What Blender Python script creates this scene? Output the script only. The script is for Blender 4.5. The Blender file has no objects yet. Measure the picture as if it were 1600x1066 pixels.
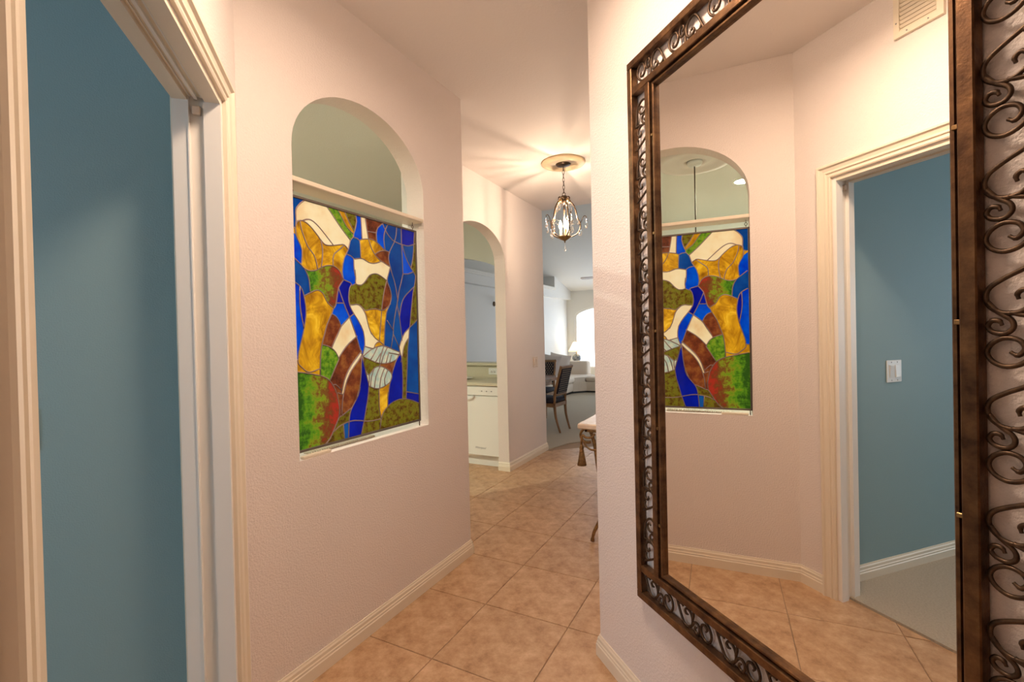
import bpy, bmesh, math, random
from math import sin, cos, pi, radians, sqrt, atan2
from mathutils import Vector, Matrix
from mathutils.geometry import tessellate_polygon, delaunay_2d_cdt

SC = bpy.context.scene
COL = SC.collection
random.seed(7)

# ---------------------------------------------------------------- plan
# x runs across the entry, y runs into the house, origin = corner where the
# hall wall meets the wall with the stained glass.  (u, n) is the hall frame.
CAM = Vector((1.5406, -0.9874, 1.3093))
REL = -0.81468
U = Vector((sin(REL), cos(REL))); N = Vector((cos(REL), -sin(REL)))
HA, HD, UC, UD = 0.3387, 0.9404, 1.7982, 1.6754     # left wall, right wall, corners
H = 2.74
def hw(u, n): return (CAM.x + u*U.x + n*N.x, CAM.y + u*U.y + n*N.y)

# ---------------------------------------------------------------- camera
cd = bpy.data.cameras.new('camera'); cam = bpy.data.objects.new('camera', cd); COL.objects.link(cam)
cd.sensor_width = 36; cd.lens = 729.85/1600*36; cd.clip_start = .02; cd.clip_end = 200
cam.matrix_world = Matrix.Translation(CAM) @ Matrix.Rotation(0.4776, 4, 'Z') @ Matrix.Rotation(pi/2-0.0096, 4, 'X') @ Matrix.Rotation(-0.0226, 4, 'Z')
SC.camera = cam

# ---------------------------------------------------------------- world and exposure
w = bpy.data.worlds.new('sky'); SC.world = w; w.use_nodes = True
bg = w.node_tree.nodes['Background']; bg.inputs[0].default_value = (.80, .90, 1.0, 1); bg.inputs[1].default_value = 2.7
SC.view_settings.view_transform = 'Standard'; SC.view_settings.look = 'None'
SC.view_settings.gamma = 1.0; SC.view_settings.use_curve_mapping = False
SC.view_settings.exposure = 0.72

def area(name, loc, size, power, col, rot=(0, 0, 0), size_y=None, shape='RECTANGLE'):
    l = bpy.data.lights.new(name, 'AREA'); l.shape = shape; l.size = size
    if size_y: l.size_y = size_y
    l.energy = power; l.color = col
    o = bpy.data.objects.new(name, l); COL.objects.link(o); o.location = loc; o.rotation_euler = rot
    return o
WARM = (1.0, .76, .55); NEUT = (.93, 1.0, .82); DAY = (.62, .82, 1.0)
# daylight through the bedroom window and the living room windows
p = hw(-.2, -4.12)
area('bedroom_window_offscreen', (p[0], p[1], 1.5), 1.6, 30, DAY, (radians(90), 0, atan2(N.y, N.x)-pi/2), 1.3)
for nm, lc, rt, sx, sy in (('living_window_portal', (-.9, 11.26, 1.3), (radians(-90), 0, 0), 3.8, 1.8), ('living_slider_offscreen', (3.62, 9.3, 1.2), (radians(90), 0, radians(90)), 2.1, 2.3)):
    area(nm, lc, sx, 1, (1, 1, 1), rt, sy).data.cycles.is_portal = True

# ---------------------------------------------------------------- materials
MATS = {}
def mat(name, col, rough=.5, metal=0, **k):
    m = bpy.data.materials.new(name); m.use_nodes = True; nt = m.node_tree; b = nt.nodes['Principled BSDF']
    b.inputs['Base Color'].default_value = (*col, 1); b.inputs['Roughness'].default_value = rough; b.inputs['Metallic'].default_value = metal
    for a, v in k.get('inp', {}).items(): b.inputs[a].default_value = v
    def nd(t, **kw):
        n = nt.nodes.new(t)
        for a, v in kw.items(): n.inputs[a].default_value = v
        return n
    tc = nd('ShaderNodeTexCoord')
    if 'cols' in k:                                  # mottled colour: list of (pos, rgb), scale, detail
        no = nd('ShaderNodeTexNoise', Scale=k.get('cs', 10), Detail=k.get('cdet', 5), Roughness=k.get('crough', .6), Distortion=k.get('dist', 0))
        nt.links.new(tc.outputs['Object'], no.inputs['Vector'])
        cr = nd('ShaderNodeValToRGB'); e = cr.color_ramp.elements
        while len(e) < len(k['cols']): e.new(.5)
        for q, (pp, c) in zip(e, k['cols']): q.position = pp; q.color = (*c, 1)
        nt.links.new(no.outputs['Fac'], cr.inputs['Fac']); nt.links.new(cr.outputs['Color'], b.inputs['Base Color'])
        if k.get('vary'):
            oi = nd('ShaderNodeObjectInfo'); mx = nd('ShaderNodeMath'); mx.operation = 'MULTIPLY_ADD'
            mx.inputs[1].default_value = k['vary']; mx.inputs[2].default_value = 1-k['vary']/2
            nt.links.new(oi.outputs['Random'], mx.inputs[0])
            hs = nd('ShaderNodeHueSaturation'); nt.links.new(mx.outputs[0], hs.inputs['Value'])
            nt.links.new(cr.outputs['Color'], hs.inputs['Color']); nt.links.new(hs.outputs['Color'], b.inputs['Base Color'])
    if 'bump' in k:                                  # (scale, strength, distance)
        s, st, di = k['bump']
        no = nd('ShaderNodeTexNoise', Scale=s, Detail=3, Roughness=.55); nt.links.new(tc.outputs['Object'], no.inputs['Vector'])
        bu = nd('ShaderNodeBump', Strength=st, Distance=di); nt.links.new(no.outputs['Fac'], bu.inputs['Height']); nt.links.new(bu.outputs['Normal'], b.inputs['Normal'])
    if 'emit' in k:
        b.inputs['Emission Color'].default_value = (*k['emit'][:3], 1); b.inputs['Emission Strength'].default_value = k['emit'][3]
    if k.get('trans'):                               # share of translucent light through thin stuff
        tr = nd('ShaderNodeBsdfTranslucent'); mi = nd('ShaderNodeMixShader', Fac=k['trans'])
        src = b.inputs['Base Color'].links[0].from_socket if b.inputs['Base Color'].links else None
        if src: nt.links.new(src, tr.inputs['Color'])
        else: tr.inputs['Color'].default_value = (*col, 1)
        nt.links.new(b.outputs[0], mi.inputs[1]); nt.links.new(tr.outputs[0], mi.inputs[2])
        nt.links.new(mi.outputs[0], nt.nodes['Material Output'].inputs['Surface'])
    MATS[name] = m; return m
PEEL = (130, .55, .006)
mat('paint', (.82, .74, .70), .62, bump=PEEL)
mat('ceiling_paint', (.80, .74, .70), .7, bump=(90, .25, .004))
mat('paint_blue', (.275, .40, .42), .6, bump=(220, .35, .003))
mat('paint_kitchen', (.80, .80, .74), .65, bump=PEEL)
mat('paint_living', (.80, .78, .73), .7, bump=(90, .2, .004))
mat('paint_living_white', (.84, .83, .81), .7, bump=(90, .2, .004))
mat('trim', (.82, .73, .59), .38)
mat('trim_white', (.88, .85, .80), .4)
mat('tile', (.6, .4, .25), .42, cols=[(.30, (.28, .145, .068)), (.45, (.48, .29, .158)), (.58, (.59, .385, .228)), (.72, (.71, .50, .325))], cs=11, cdet=14, crough=.74, vary=.10, bump=(60, .12, .002))
mat('grout', (.34, .235, .155), .9)
mat('carpet', (.60, .52, .41), .95, cols=[(.3, (.52, .44, .34)), (.7, (.66, .58, .46))], cs=120, bump=(420, .8, .01))
mat('bronze', (.2, .1, .05), .38, .75, cols=[(.30, (.060, .030, .017)), (.50, (.145, .075, .036)), (.72, (.25, .135, .06))], cs=26, cdet=8, bump=(160, .25, .002))
mat('scroll_iron', (.14, .085, .05), .45, .7, cols=[(.35, (.055, .034, .022)), (.7, (.14, .085, .05))], cs=60)
mat('rust_gold', (.33, .20, .08), .38, .8, cols=[(.35, (.18, .10, .045)), (.7, (.46, .29, .12))], cs=40)
mat('mirror', (.93, .905, .86), 0.0, 1.0)
mat('lead', (.33, .24, .23), .45, .35)
mat('lead_rim', (.17, .14, .12), .5, .6)
mat('white_plastic', (.80, .80, .78), .35)
mat('beige_plastic', (.72, .58, .45), .4)
mat('dark', (.02, .018, .016), .6)
mat('appliance', (.86, .84, .80), .3)
mat('grey_print', (.30, .29, .29), .5)
mat('counter', (.62, .57, .42), .35, cols=[(.4, (.58, .53, .39)), (.6, (.66, .61, .46))], cs=200)
mat('wood', (.30, .16, .07), .35, cols=[(.35, (.20, .10, .043)), (.65, (.32, .17, .078))], cs=8)
mat('table_wood', (.20, .075, .035), .2, cols=[(.35, (.20, .07, .03)), (.65, (.33, .14, .065))], cs=6)
mat('fabric_dark', (.012, .010, .022), .85)
mat('fabric_dot', (.62, .50, .34), .8)
mat('sofa', (.70, .60, .50), .9, bump=(300, .3, .003))
mat('pillow_a', (.70, .62, .57), .9); mat('pillow_b', (.56, .49, .47), .9)
mat('shade', (.93, .84, .66), .8, trans=.68)
mat('jar', (.16, .18, .19), .35, cols=[(.4, (.06, .075, .09)), (.6, (.42, .43, .42))], cs=14)
mat('marble', (.80, .70, .58), .22, cols=[(.35, (.72, .60, .48)), (.65, (.87, .79, .68))], cs=9)
mat('brass', (.30, .20, .09), .35, .85)
mat('bronze_dark', (.10, .065, .04), .4, .85)
mat('crystal', (1, 1, 1), .02, inp={'Transmission Weight': 1.0, 'IOR': 1.5})
m = mat('pane', (1, 1, 1), .0)
tb = m.node_tree.nodes.new('ShaderNodeBsdfTransparent'); mi = m.node_tree.nodes.new('ShaderNodeMixShader'); mi.inputs[0].default_value = .06
m.node_tree.links.new(tb.outputs[0], mi.inputs[1]); m.node_tree.links.new(m.node_tree.nodes['Principled BSDF'].outputs[0], mi.inputs[2])
m.node_tree.links.new(mi.outputs[0], m.node_tree.nodes['Material Output'].inputs['Surface'])
mat('medallion', (.82, .66, .42), .25, trans=.25, bump=(35, .4, .01))
mat('bulb', (1, .9, .75), .4, emit=(1.0, .78, .50, 18))
mat('candle', (.85, .70, .46), .5, trans=.3)
mat('can_light', (1, 1, .95), .4, emit=(1.0, .98, .86, 22))
mat('hall_lamp', (1, .9, .75), .4, emit=(1.0, .80, .58, 9))
# glass of the leaded panel
mat('glass_cream', (.92, .80, .58), .12, cols=[(.30, (.86, .62, .36)), (.48, (.93, .81, .58)), (.70, (.96, .88, .70))], cs=7, cdet=3, trans=.55)
mat('glass_amber', (.66, .33, .02), .08, cols=[(.30, (.27, .105, .006)), (.44, (.50, .225, .010)), (.58, (.76, .41, .016)), (.72, (.95, .62, .05))], cs=8, cdet=3, dist=2.2, trans=.7)
mat('glass_blue', (.0, .06, .82), .06, cols=[(.35, (.0, .030, .66)), (.65, (.0, .11, .92))], cs=10, trans=.68)
mat('glass_navy', (.0, .055, .36), .06, cols=[(.35, (.0, .035, .28)), (.65, (.005, .09, .46))], cs=6, trans=.68)
mat('glass_ink', (.0, .006, .38), .06, cols=[(.35, (.002, .004, .26)), (.65, (.002, .012, .48))], cs=6, trans=.68)
mat('glass_green', (.13, .26, .02), .12, cols=[(.34, (.02, .07, .01)), (.47, (.09, .23, .013)), (.58, (.22, .37, .026)), (.70, (.27, .15, .024))], cs=40, crough=.68, cdet=5, trans=.68)
mat('glass_moss', (.20, .16, .02), .12, cols=[(.34, (.05, .016, .005)), (.45, (.14, .075, .010)), (.55, (.18, .19, .014)), (.68, (.24, .09, .02))], cs=42, crough=.68, cdet=5, trans=.68)
mat('glass_rust', (.22, .05, .02), .12, cols=[(.34, (.065, .014, .008)), (.50, (.19, .042, .018)), (.62, (.30, .10, .028)), (.74, (.18, .15, .02))], cs=17, crough=.68, cdet=5, trans=.68)
mat('glass_ice', (.55, .66, .64), .1, cols=[(.35, (.36, .56, .60)), (.65, (.74, .76, .66))], cs=24, trans=.5)
def streak(name, x0, x1, a, b):                       # streaky sheet: green runs into red across the piece
    m = mat(name, (.2, .2, .05), .12, cols=[(0, (0, 0, 0)), (1, (1, 1, 1))], cs=24, cdet=8, crough=.7, trans=.68)
    nt = m.node_tree; no = [n for n in nt.nodes if n.type == 'TEX_NOISE'][0]; cr = [n for n in nt.nodes if n.type == 'VALTORGB'][0]
    tc = [n for n in nt.nodes if n.type == 'TEX_COORD'][0]
    sx = nt.nodes.new('ShaderNodeSeparateXYZ'); nt.links.new(tc.outputs['Object'], sx.inputs[0])
    mr = nt.nodes.new('ShaderNodeMapRange'); mr.inputs[1].default_value = x0; mr.inputs[2].default_value = x1; mr.inputs[3].default_value = -.22; mr.inputs[4].default_value = .26
    nt.links.new(sx.outputs[0], mr.inputs[0]); ad = nt.nodes.new('ShaderNodeMath'); nt.links.new(no.outputs['Fac'], ad.inputs[0]); nt.links.new(mr.outputs[0], ad.inputs[1])
    nt.links.new(ad.outputs[0], cr.inputs['Fac'])
    e = cr.color_ramp.elements; e[0].position = .28; e[0].color = (.03, .10, .012, 1); e[1].position = .78; e[1].color = (.40, .03, .02, 1)
    for pp, c in ((.40, (.11, .29, .015)), (.50, (.24, .30, .02)), (.56, (.19, .10, .02)), (.66, (.18, .045, .018))):
        q = e.new(pp); q.color = (*c, 1)
streak('glass_mound', .02, .21, 0, 0); streak('glass_autumn', .06, .26, 0, 0)

# ---------------------------------------------------------------- mesh helpers
class MB:
    def __init__(s): s.v = []; s.f = []; s.sm = set()
    def add(s, vs, fs, smooth=False):
        b = len(s.v); s.v += [tuple(q) for q in vs]; k = len(s.f)
        s.f += [tuple(i+b for i in f) for f in fs]
        if smooth: s.sm.update(range(k, len(s.f)))
        return s
    def box(s, x0, x1, y0, y1, z0, z1, bev=0):
        x0, x1 = sorted((x0, x1)); y0, y1 = sorted((y0, y1)); z0, z1 = sorted((z0, z1))
        if bev:
            bm = bmesh.new(); r = bmesh.ops.create_cube(bm, size=1)
            for q in bm.verts: q.co = ((x0+x1)/2+q.co.x*(x1-x0), (y0+y1)/2+q.co.y*(y1-y0), (z0+z1)/2+q.co.z*(z1-z0))
            bmesh.ops.bevel(bm, geom=list(bm.edges), offset=bev, segments=2 if bev > .008 else 1, affect='EDGES', profile=.5)
            bm.verts.index_update(); s.add([q.co for q in bm.verts], [[q.index for q in f.verts] for f in bm.faces], bev > .008); bm.free(); return s
        v = [(x, y, z) for z in (z0, z1) for y in (y0, y1) for x in (x0, x1)]
        return s.add(v, [(0, 2, 3, 1), (4, 5, 7, 6), (0, 1, 5, 4), (2, 6, 7, 3), (0, 4, 6, 2), (1, 3, 7, 5)])
    def prism(s, pts, z0, z1):
        n = len(pts); a = sum(pts[i][0]*pts[(i+1) % n][1]-pts[(i+1) % n][0]*pts[i][1] for i in range(n))
        if a < 0: pts = pts[::-1]
        v = [(x, y, z0) for x, y in pts]+[(x, y, z1) for x, y in pts]
        return s.add(v, [tuple(range(n))[::-1], tuple(range(n, 2*n))]+[(i, (i+1) % n, n+(i+1) % n, n+i) for i in range(n)])
    def panel(s, loops, y0, y1):
        """elevation outline (x, z) with holes, extruded from y0 to y1"""
        lp = [[Vector((x, z, 0)) for x, z in l] for l in loops]
        tri = tessellate_polygon(lp); flat = [q for l in lp for q in l]; n = len(flat)
        v = [(q.x, y0, q.y) for q in flat]+[(q.x, y1, q.y) for q in flat]; f = []
        for t in tri:
            a, b, c = [flat[i] for i in t]
            t = t if (b-a).cross(c-a).z > 0 else t[::-1]
            f += [tuple(t), tuple(i+n for i in t[::-1])]
        o = 0
        for l in lp:
            m = len(l); ar = sum(l[i].x*l[(i+1) % m].y-l[(i+1) % m].x*l[i].y for i in range(m))
            out = (ar > 0) == (o == 0)
            for i in range(m):
                q = (o+i, o+n+i, o+n+(i+1) % m, o+(i+1) % m)
                f.append(q if out else q[::-1])
            o += m
        return s.add(v, f)
    def tube(s, pts, r, k=8, closed=False, caps=True, flat=1.0):
        pts = [Vector(q) for q in pts]; n = len(pts); rs = r if isinstance(r, (list, tuple)) else [r]*n
        T = []
        for i in range(n):
            a = pts[(i-1) % n] if closed else pts[max(i-1, 0)]; b = pts[(i+1) % n] if closed else pts[min(i+1, n-1)]
            T.append((b-a).normalized())
        ref = Vector((0, 0, 1)) if abs(T[0].z) < .9 else Vector((0, 1, 0))
        nn = (ref-T[0]*ref.dot(T[0])).normalized(); v = []
        for i in range(n):
            nn = (nn-T[i]*nn.dot(T[i]))
            nn = nn.normalized() if nn.length > 1e-6 else T[i].orthogonal().normalized()
            bb = T[i].cross(nn)
            for j in range(k):
                a = 2*pi*j/k; v.append(pts[i]+nn*cos(a)*rs[i]+bb*sin(a)*rs[i]*flat)
        f = [(i*k+j, i*k+(j+1) % k, ((i+1) % n)*k+(j+1) % k, ((i+1) % n)*k+j) for i in range(n if closed else n-1) for j in range(k)]
        if caps and not closed: f += [tuple(range(k))[::-1], tuple(range((n-1)*k, n*k))]
        return s.add(v, f, True)
    def lathe(s, prof, c=(0, 0), k=24, ax='Z', cap=True):
        v = []; n = len(prof)
        for r, z in prof:
            for j in range(k):
                a = 2*pi*j/k; x, y = c[0]+r*cos(a), c[1]+r*sin(a)
                v.append((x, y, z) if ax == 'Z' else ((x, z, y) if ax == 'Y' else (z, x, y)))
        f = [(i*k+j, i*k+(j+1) % k, (i+1)*k+(j+1) % k, (i+1)*k+j) for i in range(n-1) for j in range(k)]
        if cap: f += [tuple(range(k))[::-1], tuple(range((n-1)*k, n*k))]
        if ax == 'Y': f = [q[::-1] for q in f]
        return s.add(v, f, True)
    def sweep(s, path, prof, closed=False):
        """moulding: path points (x, z), prof (outward offset, protrusion) -> y = -protrusion"""
        P = [Vector(q) for q in path]; n = len(P); rows = []
        for i in range(n):
            a = P[i]-P[i-1] if (i > 0 or closed) else None; b = P[(i+1) % n]-P[i] if (i < n-1 or closed) else None
            na = Vector((-a.y, a.x)).normalized() if a else None; nb = Vector((-b.y, b.x)).normalized() if b else None
            if na and nb: m = (na+nb)/(1+na.dot(nb))
            else: m = na or nb
            rows.append([(P[i].x+m.x*o, -pr, P[i].y+m.y*o) for o, pr in prof])
        k = len(prof); v = [q for r in rows for q in r]
        f = [(i*k+j, ((i+1) % n)*k+j, ((i+1) % n)*k+(j+1) % k, i*k+(j+1) % k) for i in range(n if closed else n-1) for j in range(k)]
        if not closed: f += [tuple(range(k)), tuple(range((n-1)*k, n*k))[::-1]]
        return s.add(v, f)
    def xf(s, M):
        s.v = [tuple(M @ Vector(q)) for q in s.v]; return s
def curve(pts, sub=5):
    """Catmull-Rom through points"""
    P = [Vector(q) for q in pts]; out = []
    for i in range(len(P)-1):
        a, b, c, d = P[max(i-1, 0)], P[i], P[i+1], P[min(i+2, len(P)-1)]
        for j in range(sub):
            t = j/sub; out.append(.5*((2*b)+(c-a)*t+(2*a-5*b+4*c-d)*t*t+(3*b-a-3*c+d)*t**3))
    return out+[P[-1]]
def mesh(name, mb, m):
    me = bpy.data.meshes.new(name); me.from_pydata(mb.v, [], mb.f)
    bm = bmesh.new(); bm.from_mesh(me); bmesh.ops.recalc_face_normals(bm, faces=bm.faces); bm.to_mesh(me); bm.free()
    for i in mb.sm: me.polygons[i].use_smooth = True
    me.materials.append(MATS[m]); me.update(); return me
def obj(name, mb, m, parent=None, loc=(0, 0, 0), rz=0, label=None):
    o = bpy.data.objects.new(name, mesh(name, mb, m) if isinstance(mb, MB) else mb); COL.objects.link(o)
    o.location = loc; o.rotation_euler = (0, 0, rz); o.parent = parent
    if label: o['label'] = label
    return o
def tag(o, label, cat, group=None):
    o['label'] = label; o['category'] = cat
    if group: o['group'] = group
    return o
def thing(name, label, cat, loc, rz=0, group=None):
    o = bpy.data.objects.new(name, None); COL.objects.link(o); o.empty_display_size = .05
    o.location = loc; o.rotation_euler = (0, 0, rz); return tag(o, label, cat, group)
def struct(name, mb, m, label, loc=(0, 0, 0), rz=0, parent=None):
    o = obj(name, mb, m, parent, loc, rz); o['kind'] = 'structure'; o['label'] = label; return o
def dup(root, loc, rz, label=None):
    r = root.copy(); COL.objects.link(r); r.location = loc; r.rotation_euler = (0, 0, rz)
    if label: r['label'] = label
    for ch in list(root.children):
        c = ch.copy(); COL.objects.link(c); c.parent = r
        for g in ch.children:
            d = g.copy(); COL.objects.link(d); d.parent = c
    return r
def ell(c, a, zs, b, n=28, rev=False):
    q = [(c+a*cos(t), zs+b*sin(t)) for t in [pi*i/n for i in range(n+1)]]
    return q[::-1] if rev else q
# wall frames: origin, rotation (local x = to the right when facing the wall, y = into it)
def L3(p, z=0): return (p[0], p[1], z)
RA = atan2(U.y, U.x); RD = atan2(-U.y, -U.x); RB = pi/2

# ================================================================ the setting
# ---- left hall wall with the pocket doorway
OA = hw(-2.2, -HA); LA = UC+2.2; d0, d1, dh = .672+2.2, 1.60+2.2, 2.03
struct('wall_left', MB().panel([[(0, 0), (d0, 0), (d0, dh), (d1, dh), (d1, 0), (LA, 0), (LA, H), (0, H)]], 0, .12), 'paint', 'cream textured hall wall with the pocket doorway', L3(OA), RA)
# ---- wall with the arched opening
so0, so1, sz, sp, rise = .2116, 1.0049, .852, 2.058, .303
LB = 1.3866
hole = [(so0, sz), (so1, sz)]+ell((so0+so1)/2, (so1-so0)/2, sp, rise)
struct('wall_center', MB().panel([[(0, 0), (LB, 0), (LB, H), (0, H)], hole], 0, .11), 'paint', 'cream textured wall with arched opening for the stained glass', (0, 0, 0), RB)
# ---- right hall wall behind the mirror, and the entry wall that follows it
OD = hw(UD, HD); LD = UD+2.2
struct('wall_right', MB().panel([[(0, 0), (LD, 0), (LD, H), (0, H)]], 0, .11), 'paint', 'cream textured hall wall behind the large mirror', L3(OD), RD)
ex, ey = OD
struct('wall_entry', MB().box(ex, ex+.14, ey, 3.95, 0, H), 'paint', 'cream entry wall behind the console table')
# ---- return wall and kitchen wall with the arch
CX = -.585
struct('wall_return', MB().prism([(0, LB), (CX, 1.70), (CX-.115, 1.66), (-.11, LB-.042)], 0, H), 'paint', 'short return wall at the kitchen entry')
ys, ye = 1.68, 3.93
hole = [(2.075-ys, 0), (3.005-ys, 0)]+ell(2.54-ys, .465, 2.03, .287)
ar = ell(2.54-ys, .465, 2.03, .287)
out = [(0, 0), (2.075-ys, 0)]+ar[::-1]+[(3.005-ys, 0), (ye-ys, 0), (ye-ys, H), (0, H)]
struct('wall_arch', MB().panel([out], 0, .115), 'paint', 'entry wall with the arched kitchen passage', (CX, ys, 0), RB)
# ---- hall end, bedroom, kitchen, living room shells
struct('wall_hall_end', MB().box(-.1, HD+HA+.1, 0, .1, 0, H), 'paint', 'cream end wall of the hall', L3(hw(-2.2, -HA)), atan2(N.y, N.x))
p = hw(1.685, -.46)
struct('wall_bedroom', MB().panel([[(0, 0), (5.6, 0), (5.6, H), (0, H)]], 0, .055), 'paint_blue', 'blue bedroom wall beside the pocket doorway', L3(hw(1.685, -.46-5.6)), atan2(N.y, N.x))
struct('wall_kitchen_side', MB().panel([[(0, 0), (5.6, 0), (5.6, H), (0, H)]], .055, .11), 'paint_kitchen', 'kitchen wall backing the blue bedroom', L3(hw(1.685, -.46-5.6)), atan2(N.y, N.x))
struct('wall_bedroom_far', MB().panel([[(-.2, 0), (4.4, 0), (4.4, H), (-.2, H)], [(1.6, .85), (3.0, .85), (3.0, 2.1), (1.6, 2.1)]], 0, .1), 'paint_blue', 'blue bedroom window wall', L3(hw(-2.5, -3.95)), RA)
struct('wall_bedroom_end', MB().box(0, 3.6, 0, .1, 0, H), 'paint_blue', 'blue bedroom end wall', L3(hw(-2.5, -3.95)), atan2(N.y, N.x))
struct('wall_kitchen', MB().box(-3.7, -3.6, -4.6, 3.77, 0, H), 'paint_kitchen', 'far kitchen wall')
struct('wall_dining', MB().box(-3.5, -3.0, 3.77, 8.1, 0, 2.27), 'paint_living_white', 'off-white dining wall seen through the pass-through')
struct('wall_living_left', MB().box(-3.5, -3.0, 8.1, 11.1, 0, 2.27), 'paint_living_white', 'pale living room wall under the plant shelf')
struct('wall_living_upper', MB().box(-3.6, -3.4, 3.77, 11.1, 2.27, 4.1), 'paint_living', 'upper living room wall behind the plant shelf')
b = MB().box(-3.4, -2.88, 3.77, 9.95, 2.27, 2.50).box(-3.4, -2.88, 9.95, 11.1, 2.27, 2.98)
struct('trim_1', b, 'paint_living_white', 'plant shelf ledge along the living room wall')
struct('trim_2', MB().box(-2.90, -2.845, 3.78, 9.95, 2.475, 2.515).box(-2.90, -2.86, 3.78, 9.95, 2.445, 2.475), 'trim_white', 'white crown moulding on the plant shelf edge')
wl = [(-2.79, .42), (1.0, .42), (1.0, 1.83)]+[( -.895+1.895*cos(t), 1.83+.34*sin(t)) for t in [pi*i/24 for i in range(1, 24)]]+[(-2.79, 1.83)]
struct('wall_living_far', MB().panel([[(-3.5, 0), (3.5, 0), (3.5, 4.1), (-3.5, 4.1)], wl], 0, .14), 'paint_living', 'beige living room wall with the arched window', (0, 11.1, 0), 0)
wroot = struct('window_1', MB().panel([[(x, z) for x, z in wl], [(-.895+(x+.895)*.972, 1.2+(z-1.2)*.955) for x, z in wl]], .03, .09), 'trim_white', 'wide arched living room window full of daylight', (0, 11.1, 0), 0)
obj('pane', MB().panel([[(-.895+(x+.895)*.975, 1.2+(z-1.2)*.96) for x, z in wl]], .055, .062), 'pane', wroot)
b = MB().panel([[(3.77, 0), (11.1, 0), (11.1, 4.1), (3.77, 4.1)], [(8.3, .02), (10.3, .02), (10.3, 2.2), (8.3, 2.2)]], -3.6, -3.5)
struct('wall_living_right', b, 'paint_living', 'living room wall with the wide sliding door opening', (0, 0, 0), RB)
struct('wall_living_near', MB().box(ex, 3.55, 3.83, 3.95, 0, H).box(-.7, 3.55, 3.83, 3.95, H+.06, 4.1).box(-3.6, -.7, 3.77, 3.95, H+.06, 4.1), 'paint_living', 'living room wall over the entry')
yz = [(3.77, 3.92), (5.4, 3.92), (11.3, 2.46), (11.3, 2.56), (5.4, 4.02), (3.77, 4.02)]
struct('ceiling_living', MB().panel([yz], 3.7, -3.7), 'paint_living_white', 'pale vaulted living room ceiling', (0, 0, 0), RB)
struct('ceiling_kitchen', MB().prism([(-.11, -.20), (-.11, 1.34), (-.70, 1.66), (-.70, 3.62), (-3.6, 3.62), (-3.6, -3.9)], H-.004, H+.01), 'paint_kitchen', 'white kitchen ceiling')
struct('ceiling', MB().box(-6, 4.2, -6.2, 3.95, H, H+.06), 'ceiling_paint', 'flat textured hall and kitchen ceiling')
w2 = struct('window_2', MB().sweep([(1.6, .85), (1.6, 2.1), (3.0, 2.1), (3.0, .85)], [(0, -.01), (0, -.09), (-.05, -.09), (-.05, -.01)], True).box(2.28, 2.32, .03, .07, .9, 2.05), 'trim_white', 'white framed bedroom window', L3(hw(-2.5, -3.95)), RA)
obj('pane', MB().box(1.65, 2.28, .045, .05, .90, 2.05), 'pane', w2); obj('pane', MB().box(2.32, 2.95, .045, .05, .90, 2.05), 'pane', w2)
d2 = struct('door_2', MB().sweep([(8.3, .02), (8.3, 2.2), (10.3, 2.2), (10.3, .02)], [(0, 3.59), (0, 3.51), (-.05, 3.51), (-.05, 3.59)], True).box(9.27, 9.33, -3.58, -3.52, .07, 2.15), 'trim_white', 'white sliding glass door of the living room', (0, 0, 0), RB)
obj('pane', MB().box(8.35, 9.27, -3.555, -3.55, .07, 2.15), 'pane', d2); obj('pane', MB().box(9.33, 10.25, -3.555, -3.55, .07, 2.15), 'pane', d2)
# ---- kitchen pass-through
hz = [(-3.6, 0), (-.70, 0), (-.70, H), (-3.6, H)]
passage = [(-2.95, 1.0), (-.82, 1.0)]+[(-1.885+1.065*cos(t), 1.86+.41*sin(t)) for t in [pi*i/30 for i in range(31)]]
struct('wall_pass', MB().panel([hz, passage], 0, .12), 'paint_kitchen', 'kitchen wall with the arched pass-through', (0, 3.62, 0), 0)
struct('trim_3', MB().box(-3.0, -.70, 3.57, 3.80, .985, 1.018, .004), 'counter', 'olive ledge of the pass-through')

# ---- doorway trim: jambs, split head with track, casings
CAS = [(0, 0), (0, .010), (.006, .013), (.012, .0105), (.018, .0105), (.022, .0155), (.028, .0155), (.031, .013), (.046, .0165), (.052, .024), (.060, .024), (.064, .020), (.064, 0)]
struct('trim_4', MB().sweep([(d0-.004, 0), (d0-.004, dh+.004), (d1+.004, dh+.004), (d1+.004, 0)], CAS), 'trim', 'fluted cream casing around the pocket doorway', L3(OA), RA)
M = Matrix.Translation((0, 0, 0))
back = MB().sweep([(d0-.004, 0), (d0-.004, dh+.004), (d1+.004, dh+.004), (d1+.004, 0)], CAS).xf(Matrix.Translation((0, .12, 0)) @ Matrix.Scale(-1, 4, (0, 1, 0)))
struct('trim_5', back, 'trim', 'bedroom side casing of the pocket doorway', L3(OA), RA)
j = MB()
for x0, x1 in ((d0, d0+.016), (d1-.016, d1)):
    j.box(x0, x1, 0, .044, 0, dh).box(x0 if x0 == d0 else x0+.012, x1 if x0 != d0 else x1-.012, .044, .080, 0, dh).box(x0, x1, .080, .122, 0, dh)
j.box(d1-.020, d1-.0155, .080, .083, 0, dh-.016)
dj = struct('door_1', j, 'trim_white', 'split white jamb of the pocket doorway', L3(OA), RA)
hd = MB().box(d0, d1, 0, .040, dh-.016, dh).box(d0, d1, .084, .122, dh-.016, dh)
obj('head_board', hd, 'trim', dj)
obj('door_track', MB().box(d0+.016, d1-.016, .058, .066, dh-.012, dh).box(d0+.016, d1-.016, .046, .049, dh-.006, dh).box(d0+.016, d1-.016, .076, .079, dh-.006, dh), 'trim_white', dj)
obj('track_slot', MB().box(d0+.016, d1-.016, .040, .084, dh-.003, dh-.0005), 'trim', dj)
obj('bumper', MB().box(d1-.019, d1-.004, .052, .072, dh-.055, dh-.030, .002), 'beige_plastic', dj, label='small yellowed door bumper')

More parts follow.
